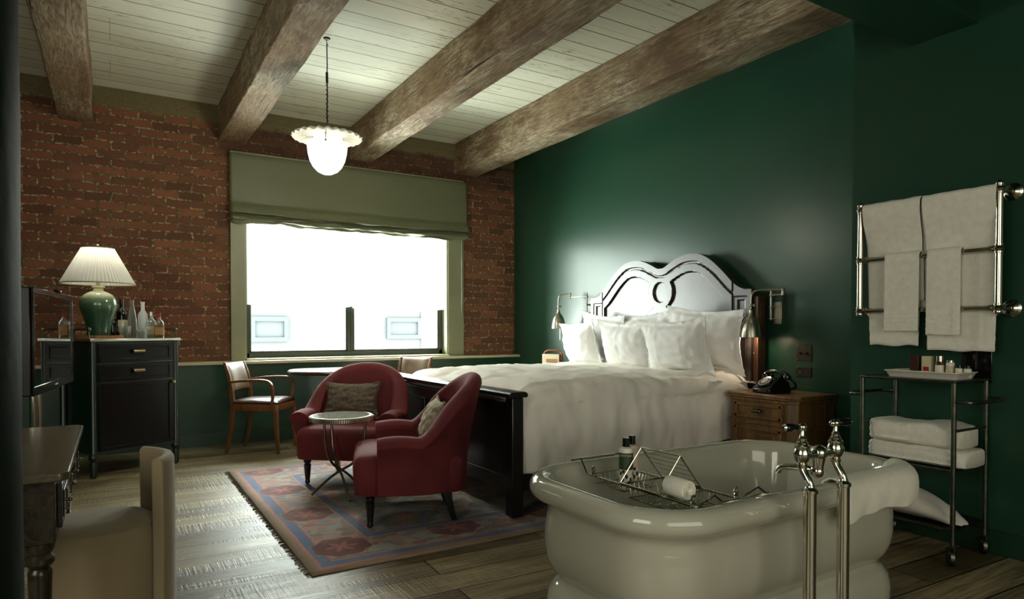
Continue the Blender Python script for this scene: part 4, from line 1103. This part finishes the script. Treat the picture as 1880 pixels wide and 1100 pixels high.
# floor-standing bath taps
tp = thing('bath_mixer', 'polished nickel floor-standing bath taps with two tall pipes and lever handles', 'tap', (1.915, 1.225, 0))
def lx(x): return x-1.915
xs = (1.83, 2.005)
VY = .028; VZ = .745
for i, x in enumerate(xs):
    bm = BM(); lathe(bm, [(.040, 0), (.040, .006), (.022, .016), (.019, .02), (.019, .64), (.023, .642), (.023, .652), (.017, .656), (.014, .66), (.013, .665)], 22, (lx(x), 0, 0)); obj('standpipe', bm, 'nickel', tp)
    bm = BM(); tube(bm, smooth_path([(lx(x), 0, .655), (lx(x), .0, .668), (lx(x)-.001, .008, .684), (lx(x), .022, .704), (lx(x), VY, .718), (lx(x), VY, .725)], 5), .0115, 14); obj('elbow', bm, 'nickel', tp)
    c_ = (lx(x), VY, VZ)
    bm = BM(); lathe(bm, [(0, -.03), (.016, -.03), (.016, -.018), (.013, -.016), (.020, -.008), (.026, .008), (.026, .018), (.021, .030), (.023, .034), (.023, .040), (.017, .044), (.017, .050), (.012, .054), (.013, .062), (.009, .068), (.007, .072), (.007, .090), (0, .091)], 24, c_)
    vb = obj('valve', bm, 'nickel', tp)
    hz = VZ+.097; bm = BM(); ball(bm, (lx(x), VY, hz), .013, 16)
    dx, dy = ((-.85, .30), (.93, -.1))[i]; q = lambda k: (lx(x)+dx*k, VY+dy*k, hz-.004*k)
    tube(bm, [q(0), q(.02)], .007, 10); ball(bm, q(-.016) if i else q(.0), .011, 12)
    tube(bm, [q(.062), q(.068), q(.074)], [.010, .012, .006], 14)
    lv = obj('lever', bm, 'nickel', vb)
    bm = BM(); tube(bm, [q(.018), q(.022), q(.058), q(.064)], [.008, .010, .0135, .0125], 14); obj('lever_grip', bm, 'black_plastic', lv)
bm = BM(); tube(bm, [(lx(xs[0])+.015, VY, VZ+.006), (lx(xs[1])-.015, VY, VZ+.006)], .0125, 14)
mx_ = 0.002
ball(bm, (mx_, VY, VZ+.008), .026, 18); tube(bm, [(mx_, VY, VZ), (mx_, VY+.004, VZ-.05)], [.022, .017], 16); ball(bm, (mx_, VY+.006, VZ-.052), .022, 16); obj('crossbar', bm, 'nickel', tp)
bm = BM(); tube(bm, smooth_path([(mx_, VY+.01, VZ-.052), (mx_-.01, VY+.04, VZ-.048), (mx_-.02, VY+.08, VZ-.050), (mx_-.028, VY+.115, VZ-.055), (mx_-.03, VY+.128, VZ-.072)], 5), .0105, 14)
obj('spout', bm, 'nickel', tp)

# towel over the near right rim
def rimtowel(u, v):
    prof = [(.118, .50), (.100, .54), (.090, .575), (.078, .598), (.055, .612), (.035, .611), (.012, .603), (-.004, .590), (-.014, .57), (-.017, .545), (-.017, .52), (-.014, .50), (-.010, .485)]
    k = v*(len(prof)-1); i = min(int(k), len(prof)-2); f = k-i
    d = prof[i][0]*(1-f)+prof[i+1][0]*f; z = prof[i][1]*(1-f)+prof[i+1][1]*f
    hang = sstep(.55, 1, v)
    z += hang*(.02*nz(u*4, 2)+.020*sstep(.0, .16, u)-.02)
    s = u*.62      # arc length along rim from x=.06 towards the right corner
    d -= .006*nz(u*9, v*3, 5)*hang+.004
    ex = TA-TR; L1 = ex-.11
    if s < L1: return V(.11+s, -(TB-d), z)
    a = min((s-L1)/TR, 1.3); r_ = TR-d
    return V(ex+r_*math.sin(a), -(TB-TR)-r_*math.cos(a), z)
bm = BM(); grid(bm, rimtowel, 90, 40)
tag(obj('bath_towel', bm, 'towel_flat', loc=(TX, TY, 0), solid=.006, soff=1, ang=80), 'white towel draped over the near right rim of the bathtub', 'towel')

# bath rack
rk = thing('bath_rack', 'nickel wire bath rack with book rest lying across the tub', 'bath rack', (1.715, 1.76, .60))
def W2(x, y, z): return (x-1.66, y-1.76, z-.60)
w = .0035
bm = BM()
for x in (1.56, 1.77):
    tube(bm, [W2(x, 1.375, .606), W2(x, 1.41, .622), W2(x, 1.455, .590), W2(x, 1.475, .568), W2(x, 1.52, .566), W2(x, 2.03, .566), W2(x, 2.06, .570), W2(x, 2.10, .622), W2(x, 2.15, .608)], w, 8)
for y in (1.375, 2.15): tube(bm, [W2(1.552, y, .607), W2(1.778, y, .607)], .0055, 10)
obj('frame', bm, 'nickel', rk)
def basket(y0, y1, dz):
    bm = BM(); x0, x1 = 1.575, 1.755
    for z in (.566, .566-dz):
        k = .0 if z > .56 else .012
        tube(bm, [W2(x0+k, y0+k, z), W2(x1-k, y0+k, z), W2(x1-k, y1-k, z), W2(x0+k, y1-k, z)], .002, 6, closed=True)
    n = int((y1-y0)/.016)
    for i in range(1, n):
        y = y0+(y1-y0)*i/n; tube(bm, [W2(x0, y, .566), W2(x0+.012, y, .566-dz), W2(x1-.012, y, .566-dz), W2(x1, y, .566)], .0014, 5)
    for i in range(1, 8):
        x = x0+(x1-x0)*i/8; tube(bm, [W2(x, y0, .566), W2(x, y0+.012, .566-dz), W2(x, y1-.012, .566-dz), W2(x, y1, .566)], .0014, 5)
    return bm
obj('basket', basket(1.45, 1.62, .035), 'nickel', rk); obj('basket', basket(1.86, 2.05, .035), 'nickel', rk); obj('basket', basket(1.63, 1.85, .05), 'nickel', rk)
for x in (1.56, 1.77):
    for y in (1.50, 2.02):
        bm = BM(); lathe(bm, [(0, -.008), (.008, -.006), (.005, .0), (.009, .006), (.005, .012), (.010, .018), (.006, .026), (.008, .030), (0, .034)], 14, W2(x, y, .572)); obj('knob', bm, 'nickel', rk)
# book rest: two triangular frames joined by a ridge, horizontal wires on one slope
bm = BM(); A0, A1, B0, B1 = W2(1.56, 1.66, .572), W2(1.56, 1.86, .572), W2(1.77, 1.66, .572), W2(1.77, 1.86, .572)
T0, T1 = W2(1.665, 1.66, .695), W2(1.665, 1.86, .695)
for a, b in ((A0, T0), (A1, T1), (B0, T0), (B1, T1), (T0, T1), (A0, A1), (B0, B1)): tube(bm, [a, b], .003, 7)
for k in range(1, 6):
    s = k/6; a = V(*B0).lerp(V(*T0), s); b = V(*B1).lerp(V(*T1), s); tube(bm, [tuple(a), tuple(b)], .0014, 5)
obj('book_rest', bm, 'nickel', rk)

def body_bottle(loc, label, s=1.0, text=False, bcol='white_plastic', rz=0):
    t_ = thing('toiletry_bottle', label, 'bottle', loc, rz, 'bath bottles on the bath rack')
    bm = BM(); lathe(bm, [(0, 0), (.024, 0), (.027, .005), (.027, .145), (.024, .156), (.012, .163), (0, .163)], 26); obj('body', bm, bcol, t_)
    bm = BM(); lathe(bm, [(.0274, .008), (.0276, .075)], 30, cap=False); obj('label', bm, 'leaf_print', t_, label='black leaf print band')
    bm = BM(); lathe(bm, [(0, .160), (.014, .160), (.0135, .195), (0, .195)], 20); obj('cap', bm, 'black_plastic', t_)
    if text:
        bm = BM(); lathe(bm, [(.0274, .076), (.0274, .140)], 30, cap=False); gl = obj('upper_label', bm, 'green_label', t_)
        cu = bpy.data.curves.new('lettering', 'FONT'); cu.body = 'COWSHED'; cu.size = .0085; cu.align_x = 'CENTER'; cu.extrude = .0002
        to = bpy.data.objects.new('lettering', cu); COL.objects.link(to); to.parent = gl; cu.materials.append(M['label_cream'])
        to.location = (0, -.0279, .128); to.rotation_euler = (R(90), 0, 0); textmesh(to)
    return t_
simple('green_label', lin(52, 70, 44), .4, var=.05)
simple('pink_plastic', lin(215, 190, 175), .35, var=.03)
body_bottle((1.675, 1.895, .535), 'white shampoo bottle with dark green label and black leaf print', text=True, rz=R(-42))
body_bottle((1.732, 1.925, .535), 'pale pink bottle with black leaf print standing right of the green labelled one', bcol='pink_plastic')
# rolled cloth on the rack
bm = BM(); rings = []; n = 40
def roll(r_, y): return [V(r_*(1+.03*nz(math.cos(a)*2, math.sin(a)*2, y*12))*math.cos(a), y, r_*(1+.03*nz(math.cos(a)*2, math.sin(a)*2, y*12))*math.sin(a)) for a in [2*PI*j/n for j in range(n)]]
yy = -.075
yy = -.055
rings = [roll(.004, yy+.010), roll(.009, yy), roll(.012, yy+.006), roll(.016, yy-.002), roll(.019, yy+.006), roll(.024, yy-.001), roll(.027, yy+.005), roll(.031, yy+.002), roll(.034, yy+.010), roll(.034, .01), roll(.033, .045), roll(.028, .05), roll(.02, .047), roll(.005, .049)]
loft(bm, rings)
tag(obj('rolled_towel', bm, 'towel_white', loc=(1.645, 1.595, .606), rot=(0, 0, R(-6)), ang=70), 'small tightly rolled white cloth on the bath rack', 'towel')

# ================================================================== TROLLEY
tr_ = thing('bathroom_trolley', 'dark metal three-tier trolley on castors against the green wall', 'trolley', (3.63, 1.785, 0))
X0, X1, Y0, Y1 = 3.46, 3.79, 1.56, 2.01
def tx(x, y, z): return (x-3.63, y-1.785, z)
for x, y in ((X0, Y0), (X0, Y1), (X1, Y0), (X1, Y1)):
    bm = BM(); tube(bm, [tx(x, y, .095), tx(x, y, .885)], .0115, 12); lg = obj('leg', bm, 'gun_metal', tr_)
    bm = BM(); c_ = V(*tx(x-.02, y, .045)); mt_ = Matrix.Translation(c_) @ Matrix.Rotation(R(40), 4, 'Z') @ Matrix.Rotation(R(90), 4, 'X')
    lathe(bm, [(.032, -.008), (.045, -.008), (.045, .008), (.032, .008), (.032, -.008)], 26, mat=mt_, cap=False); lathe(bm, [(0, -.007), (.010, -.009), (.010, .009), (0, .007)], 14, mat=mt_)
    for a in range(0, 360, 60): tube(bm, [tuple(mt_ @ V(.008*math.cos(R(a)), .008*math.sin(R(a)), 0)), tuple(mt_ @ V(.034*math.cos(R(a)), .034*math.sin(R(a)), 0))], .003, 6)
    for s in (-1, 1): tube(bm, [tuple(c_+V(0, s*.012, 0)), tuple(c_+V(.012, s*.012, .035)), tuple(c_+V(.02, 0, .055))], .003, 6)
    obj('castor', bm, 'gun_metal', lg)
bm = BM(); box(bm, X0-3.63-.012, X1-3.63+.012, Y0-1.785-.012, Y1-1.785+.012, .884, .8965); obj('top_shelf', bm, 'gun_metal', tr_, bevel=.004)
for z in (.455, .165):
    bm = BM(); box(bm, X0-3.63, X1-3.63, Y0-1.785, Y1-1.785, z, z+.004); tube(bm, [tx(X0, Y0, z), tx(X1, Y0, z), tx(X1, Y1, z), tx(X0, Y1, z)], .008, 8, closed=True); obj('shelf', bm, 'gun_metal', tr_)
for y, s in ((Y0, -1), (Y1, 1)):
    bm = BM(); tube(bm, smooth_path([tx(X0, y, .795), tx(X0, y+s*.045, .795), tx(X0+.02, y+s*.075, .795), tx((X0+X1)/2, y+s*.085, .795), tx(X1-.02, y+s*.075, .795), tx(X1, y+s*.045, .795), tx(X1, y, .795)], 5), .009, 10); obj('handle', bm, 'gun_metal', tr_)
    bm = BM(); tube(bm, [tx(X0, y, .65), tx(X1, y, .65)], .007, 8); obj('side_rail', bm, 'gun_metal', tr_)
# folded towels
def folded(loc, sx, sy, h, seed, label, flip=0):
    bm = BM(); n = 90; rings = []
    for i in range(n+1):
        y = -sy/2+sy*i/n; e_ = abs(y)/(sy/2); k = 1-.26*max(0, (e_-.80)/.20)**2.2; r = []
        band = 1 if -.36 < y/sy < -.10 else 0
        rib = .0018*math.sin(y*900) if band else .0
        prof = [(-sx/2+.01, .004), (-sx/2-.004, h*.18), (-sx/2+.004, h*.33), (-sx/2-.006, h*.5), (-sx/2+.003, h*.66), (-sx/2-.002, h*.86), (-sx/2+.02, h*.99), (-sx/4, h*1.03), (0, h*1.03), (sx/4, h*1.02), (sx/2-.02, h*.98), (sx/2, h*.85), (sx/2+.003, h*.5), (sx/2, h*.15), (sx/2-.01, .004), (0, 0)]
        for x, z in prof:
            bump_ = .004*nz(x*20+seed, y*20, z*20)*(0 if band else 1)+.005*nz(y*8, seed, z*9)
            zz = z*(.86+.14*k)*(1+.16*nz(y*5, seed+3)+.10*nz(x*6, y*5, seed)) if z > .005 else z
            r.append(V(x*k-(bump_+rib) if x < 0 else x*k+bump_, y*1, zz+(bump_*.8 if z > h*.5 else 0)))
        rings.append(r)
    loft(bm, rings)
    return tag(obj('folded_towel', bm, 'towel_white', loc=loc, ang=70), label, 'towel', 'folded bath towels on the trolley')
folded((3.610, 1.765, .4645), .27, .47, .085, 1, 'folded white bath towel, lower of the two on the trolley')
folded((3.610, 1.78, .556), .26, .44, .105, 5, 'folded white bath towel with ribbed band, upper of the two on trolley')
# bag with the hair dryer
hb = thing('cloth_bag', 'white cotton hair dryer bag on the lowest trolley shelf', 'bag', (3.58, 1.78, .1735), 0)
bm = BM(); rings = []
for i in range(33):
    s = i/32; y = .22-.44*s; r = []; hh = .175*max(.02, math.sin(PI*min(1, .10+s*.9))**.75)*(1-.45*s)+.005; ww = .11*max(.1, math.sin(PI*(.08+.88*s))**.5)
    for j in range(20):
        a = 2*PI*j/20; x = ww*math.cos(a); z = hh/2+hh/2*math.sin(a)
        r.append(V(x+.006*nz(y*9, j*.4, 2), y, max(0, z+.012*nz(x*12, y*12, j*.3))))
    rings.append(r)
loft(bm, rings); obj('cloth', bm, 'linen_white', hb, ang=70)
cu = bpy.data.curves.new('lettering', 'FONT'); cu.body = 'HAIR DRYER'; cu.size = .022; cu.extrude = .0003; cu.align_x = 'CENTER'; cu.materials.append(M['dark_green'])
to = bpy.data.objects.new('lettering', cu); COL.objects.link(to); to.parent = hb; to.location = (-.105, .10, .095); to.rotation_euler = (R(70), R(62), R(-90)); textmesh(to)
# tray with toiletries
ty = thing('toiletries_tray', 'white rectangular tray of toiletries on the trolley top', 'tray', (3.60, 1.74, .897), 0)
bm = BM(); rings = [[V(x, y, z) for x, y in rrect(a, b, .02, 5)] for a, b, z in ((.090, .164, 0), (.103, .177, .028), (.108, .182, .031), (.108, .182, .035), (.100, .172, .034), (.080, .150, .006))]
loft(bm, rings); obj('tray_body', bm, 'white_plastic', ty)
def jar(name, x, y, r_, h, bmat, cmat, label, ch=.014, lab=None, sq=False):
    t_ = thing(name, label, 'toiletry', (x, y, .904), 0, 'toiletries on the white tray')
    bm = BM()
    if sq: box(bm, -r_, r_, -r_*1.1, r_*1.1, 0, h)
    else: lathe(bm, [(0, 0), (r_*.95, 0), (r_, .003), (r_, h-.004), (r_*.8, h), (0, h)], 22)
    obj('body', bm, bmat, t_, bevel=.001 if sq else 0)
    if not sq:
        bm = BM(); lathe(bm, [(0, h), (r_*.85, h), (r_*.85, h+ch), (0, h+ch)], 20); obj('lid', bm, cmat, t_)
    if lab:
        bm = BM()
        if sq: box(bm, -r_-.001, -r_, -r_*.7, r_*.7, h*.05, h*.45)
        else: lathe(bm, [(r_+.0006, h*.15), (r_+.0006, h*.75)], 22, cap=False)
        obj('label', bm, lab, t_)
jar('toiletry_box', 3.655, 1.835, .020, .105, 'leather_brown', None, 'small dark brown and red carton at the back of the white tray', lab=None, sq=True)
jar('toiletry_box', 3.655, 1.775, .020, .10, 'label_cream', None, 'small cream carton with a red mark on the white tray', lab='red_cap', sq=True)
jar('jar', 3.65, 1.715, .020, .075, 'amber_glass', 'nickel', 'small amber jar with silver lid and white label on the tray', .028, 'white_plastic')
jar('jar', 3.65, 1.665, .019, .072, 'white_plastic', 'nickel', 'tall pale pot with silver lid on the white tray', .010, 'label_cream')
jar('jar', 3.645, 1.622, .017, .045, 'white_plastic', 'black_plastic', 'small white pot with black lid, nearest the taller pale pot', .014)
jar('jar', 3.645, 1.583, .017, .045, 'white_plastic', 'black_plastic', 'small white pot with black lid at the near end of the tray', .014)
bm = BM()
grid(bm, lambda u, v: V(-.04+.08*v, .10-.20*u, .012+.026*math.sin(PI*v)**.5*(.7+.3*nz(u*6, v*3))+.006*nz(u*14, v*9)), 40, 16)
tag(obj('face_cloth', bm, 'towel_flat', loc=(3.545, 1.785, .897), solid=.004, ang=80), 'crumpled white face cloth at front of the toiletries tray', 'cloth')
# dark wall panel behind the trolley
pn = thing('control_panel', 'black glossy panel low on the green wall under the towel rack', 'panel', (3.829, 1.62, .99))
bm = BM(); box(bm, -.008, 0, -.07, .07, -.12, .12); obj('plate', bm, 'phone_black', pn, bevel=.003)
bm = BM(); box(bm, -.012, -.008, -.004, .004, -.05, .05); obj('switch_bar', bm, 'gun_metal', pn)

# ================================================================== HEATED TOWEL RACK
tk = thing('towel_rack', 'polished nickel wall-mounted towel rail with three bars', 'towel rail', (3.68, 1.815, 1.25))
ya, yb = -.345, .345
for y in (ya, yb):
    bm = BM(); tube(bm, [(0, y, -.01), (0, y, .595)], .0165, 16)
    for z in (0, .29, .58):
        lathe(bm, [(.0165, -.022), (.021, -.020), (.021, -.016), (.017, -.014), (.024, 0), (.017, .014), (.021, .016), (.021, .020), (.0165, .022)], 18, (0, y, z))
    ball(bm, (0, y, -.018), .019, 14); ball(bm, (0, y, .605), .019, 14)
    obj('upright', bm, 'nickel', tk)
    for z in (0, .58):
        bm = BM(); tube(bm, [(0.012, y, z), (.128, y, z)], .011, 12)
        lathe(bm, [(.012, -.03), (.016, -.024), (.020, -.02), (.030, -.012), (.040, -.008), (.044, -.004), (.044, 0), (0, 0)], 24, mat=Matrix.Translation((.149, y, z)) @ Matrix.Rotation(R(90), 4, 'Y')); obj('wall_bracket', bm, 'nickel', tk)
for z in (0, .29, .58):
    bm = BM(); tube(bm, [(0, ya, z), (0, yb, z)], .0135, 14)
    for y in (ya+.03, yb-.03): tube(bm, [(0, y-.008, z), (0, y+.008, z)], .018, 14)
    obj('bar', bm, 'nickel', tk)
def hung(y0, y1, zbar, zf, zb_, seed, label, mat='towel_white', fl=.01, rb=.020, slant=0, fo=0, inset=0, group='towels on the towel rail', taper=0):
    # a towel over the bar at x=3.68: front (camera) side hangs to zf, back side to zb_
    H_ = zbar-zf; Hb = zbar-zb_; L = H_+PI*rb+Hb
    def f(u, v):
        s = v*L; y = y0+(y1-y0)*u
        if s < H_: x = -rb+inset*sstep(.02, .24, H_-s); z = zf+s; k = 1-s/H_
        elif s < H_+PI*rb: a = (s-H_)/rb; x = -rb*math.cos(a); z = zbar+rb*math.sin(a); k = 0
        else: x = rb+(.026*sstep(.02, .2, s-H_-PI*rb) if inset else 0); z = zbar-(s-H_-PI*rb); k = -(s-H_-PI*rb)/Hb
        if k > 0:
            x += (-1 if not inset else 1)*fl*k*abs(1.1+math.sin(u*7+seed)+.6*math.sin(u*17+seed*2))*.5
            x += (-1 if not inset else .3)*.012*k*max(0, nz(u*3, z*3, seed))
            y += taper*k*(1-2*u)*.5+slant*k
            z += .010*nz(u*3, seed)*k
            if z-zf < .10 and z-zf > .03: x += .0025*math.sin((z-zf)*520)
        elif k < 0:
            x += .004*(-k)*(1+math.sin(u*9+seed))
        z += .004*nz(u*5, seed)*(1 if k == 0 else 0)
        return V(x, y-1.815, z-1.25)
    bm = BM(); grid(bm, f, 60, 90)
    return tag(obj('hanging_towel', bm, mat, loc=(3.68, 1.815, 1.25), solid=.007, soff=1, ang=80), label, 'towel', group)
hung(1.825, 2.135, 1.83, 1.055, 1.25, 1, 'large white bath towel on the left half of the towel rail top bar', fl=.006, inset=.042, taper=.05)
hung(1.475, 1.815, 1.83, 1.035, 1.25, 4, 'large white bath towel on the right half of the towel rail top bar', fl=.006, inset=.042, taper=.03)
hung(1.825, 2.005, 1.54, 1.135, 1.30, 7, 'narrow white hand towel on the left of the middle bar', fl=.004, rb=.021)
hung(1.625, 1.785, 1.54, 1.115, 1.30, 9, 'narrow white hand towel on the right of the middle bar', fl=.004, rb=.021)

# ================================================================== PENDANT LAMP
pd = thing('pendant_lamp', 'glass pendant lamp with scalloped plate and fluted bowl hanging between beams', 'pendant lamp', (1.414, 5.02, 3.37))
bm = BM(); lathe(bm, [(0, -.012), (.02, -.010), (.028, 0), (0, 0)], 18); tube(bm, [(0, 0, -.01), (0, 0, -.04), (.012, 0, -.052)], .003, 8); obj('ceiling_hook', bm, 'black_iron', pd)
bm = BM(); tube(bm, [(0, 0, -.04), (.003, 0, -.2), (0, 0, -.30), (.004, .002, -.42), (-.001, 0, -.55), (.002, 0, -.66)], .0045, 8)
tube(bm, [(0, 0, -.26), (.001, 0, -.34)], .010, 8)
pts = [( .007*math.cos(k*.9), .007*math.sin(k*.9), -.34-.31*k/60) for k in range(61)]; tube(bm, pts, .003, 6); obj('rod', bm, 'lamp_cord', pd)
bm = BM(); lathe(bm, [(.010, -.64), (.012, -.66), (.030, -.69), (.046, -.715), (.05, -.725), (0, -.725)], 20); obj('gallery', bm, 'table_metal', pd)
def fl1(a, z): return .0
bm = BM(); rings = []; n = 120
for r_, z in ((.03, -.715), (.10, -.722), (.18, -.730), (.235, -.742), (.262, -.760), (.258, -.764), (.232, -.748), (.178, -.737), (.10, -.730), (.03, -.724)):
    k = max(0, (r_-.12)/.14); rings.append([V(r_*(1+.022*k*math.cos(24*2*PI*j/n))*math.cos(2*PI*j/n), r_*(1+.022*k*math.cos(24*2*PI*j/n))*math.sin(2*PI*j/n), z+.006*k*math.cos(24*2*PI*j/n)) for j in range(n)])
loft(bm, rings); obj('scalloped_plate', bm, 'lit_plate_glass', pd, ang=60)
bm = BM(); rings = []
for r_, z in ((.142, -.795), (.149, -.80), (.148, -.83), (.143, -.88), (.130, -.935), (.108, -.98), (.075, -1.015), (.035, -1.035), (.002, -1.04)):
    rings.append([V(r_*(1+.018*abs(math.cos(18*PI*j/n)))*math.cos(2*PI*j/n), r_*(1+.018*abs(math.cos(18*PI*j/n)))*math.sin(2*PI*j/n), z) for j in range(n)])
loft(bm, rings, cap=False); obj('bowl', bm, 'lit_bowl_glass', pd, ang=60)
for a in (250, 10, 130):
    ca, sa = math.cos(R(a)), math.sin(R(a)); bm = BM()
    tube(bm, [(.13*ca, .13*sa, -.735), (.138*ca, .138*sa, -.755), (.150*ca, .150*sa, -.77), (.152*ca, .152*sa, -.80)], .0035, 6); ball(bm, (.155*ca, .155*sa, -.815), .009, 10); ball(bm, (.140*ca, .140*sa, -.76), .008, 8); obj('hook', bm, 'aged_brass', pd)
pl = bpy.data.lights.new('pendant_bulb', 'POINT'); pl.energy = 27; pl.color = (1, .93, .78); pl.shadow_soft_size = .12
po = bpy.data.objects.new('pendant_bulb', pl); COL.objects.link(po); po.location = (1.414, 5.02, 2.25)
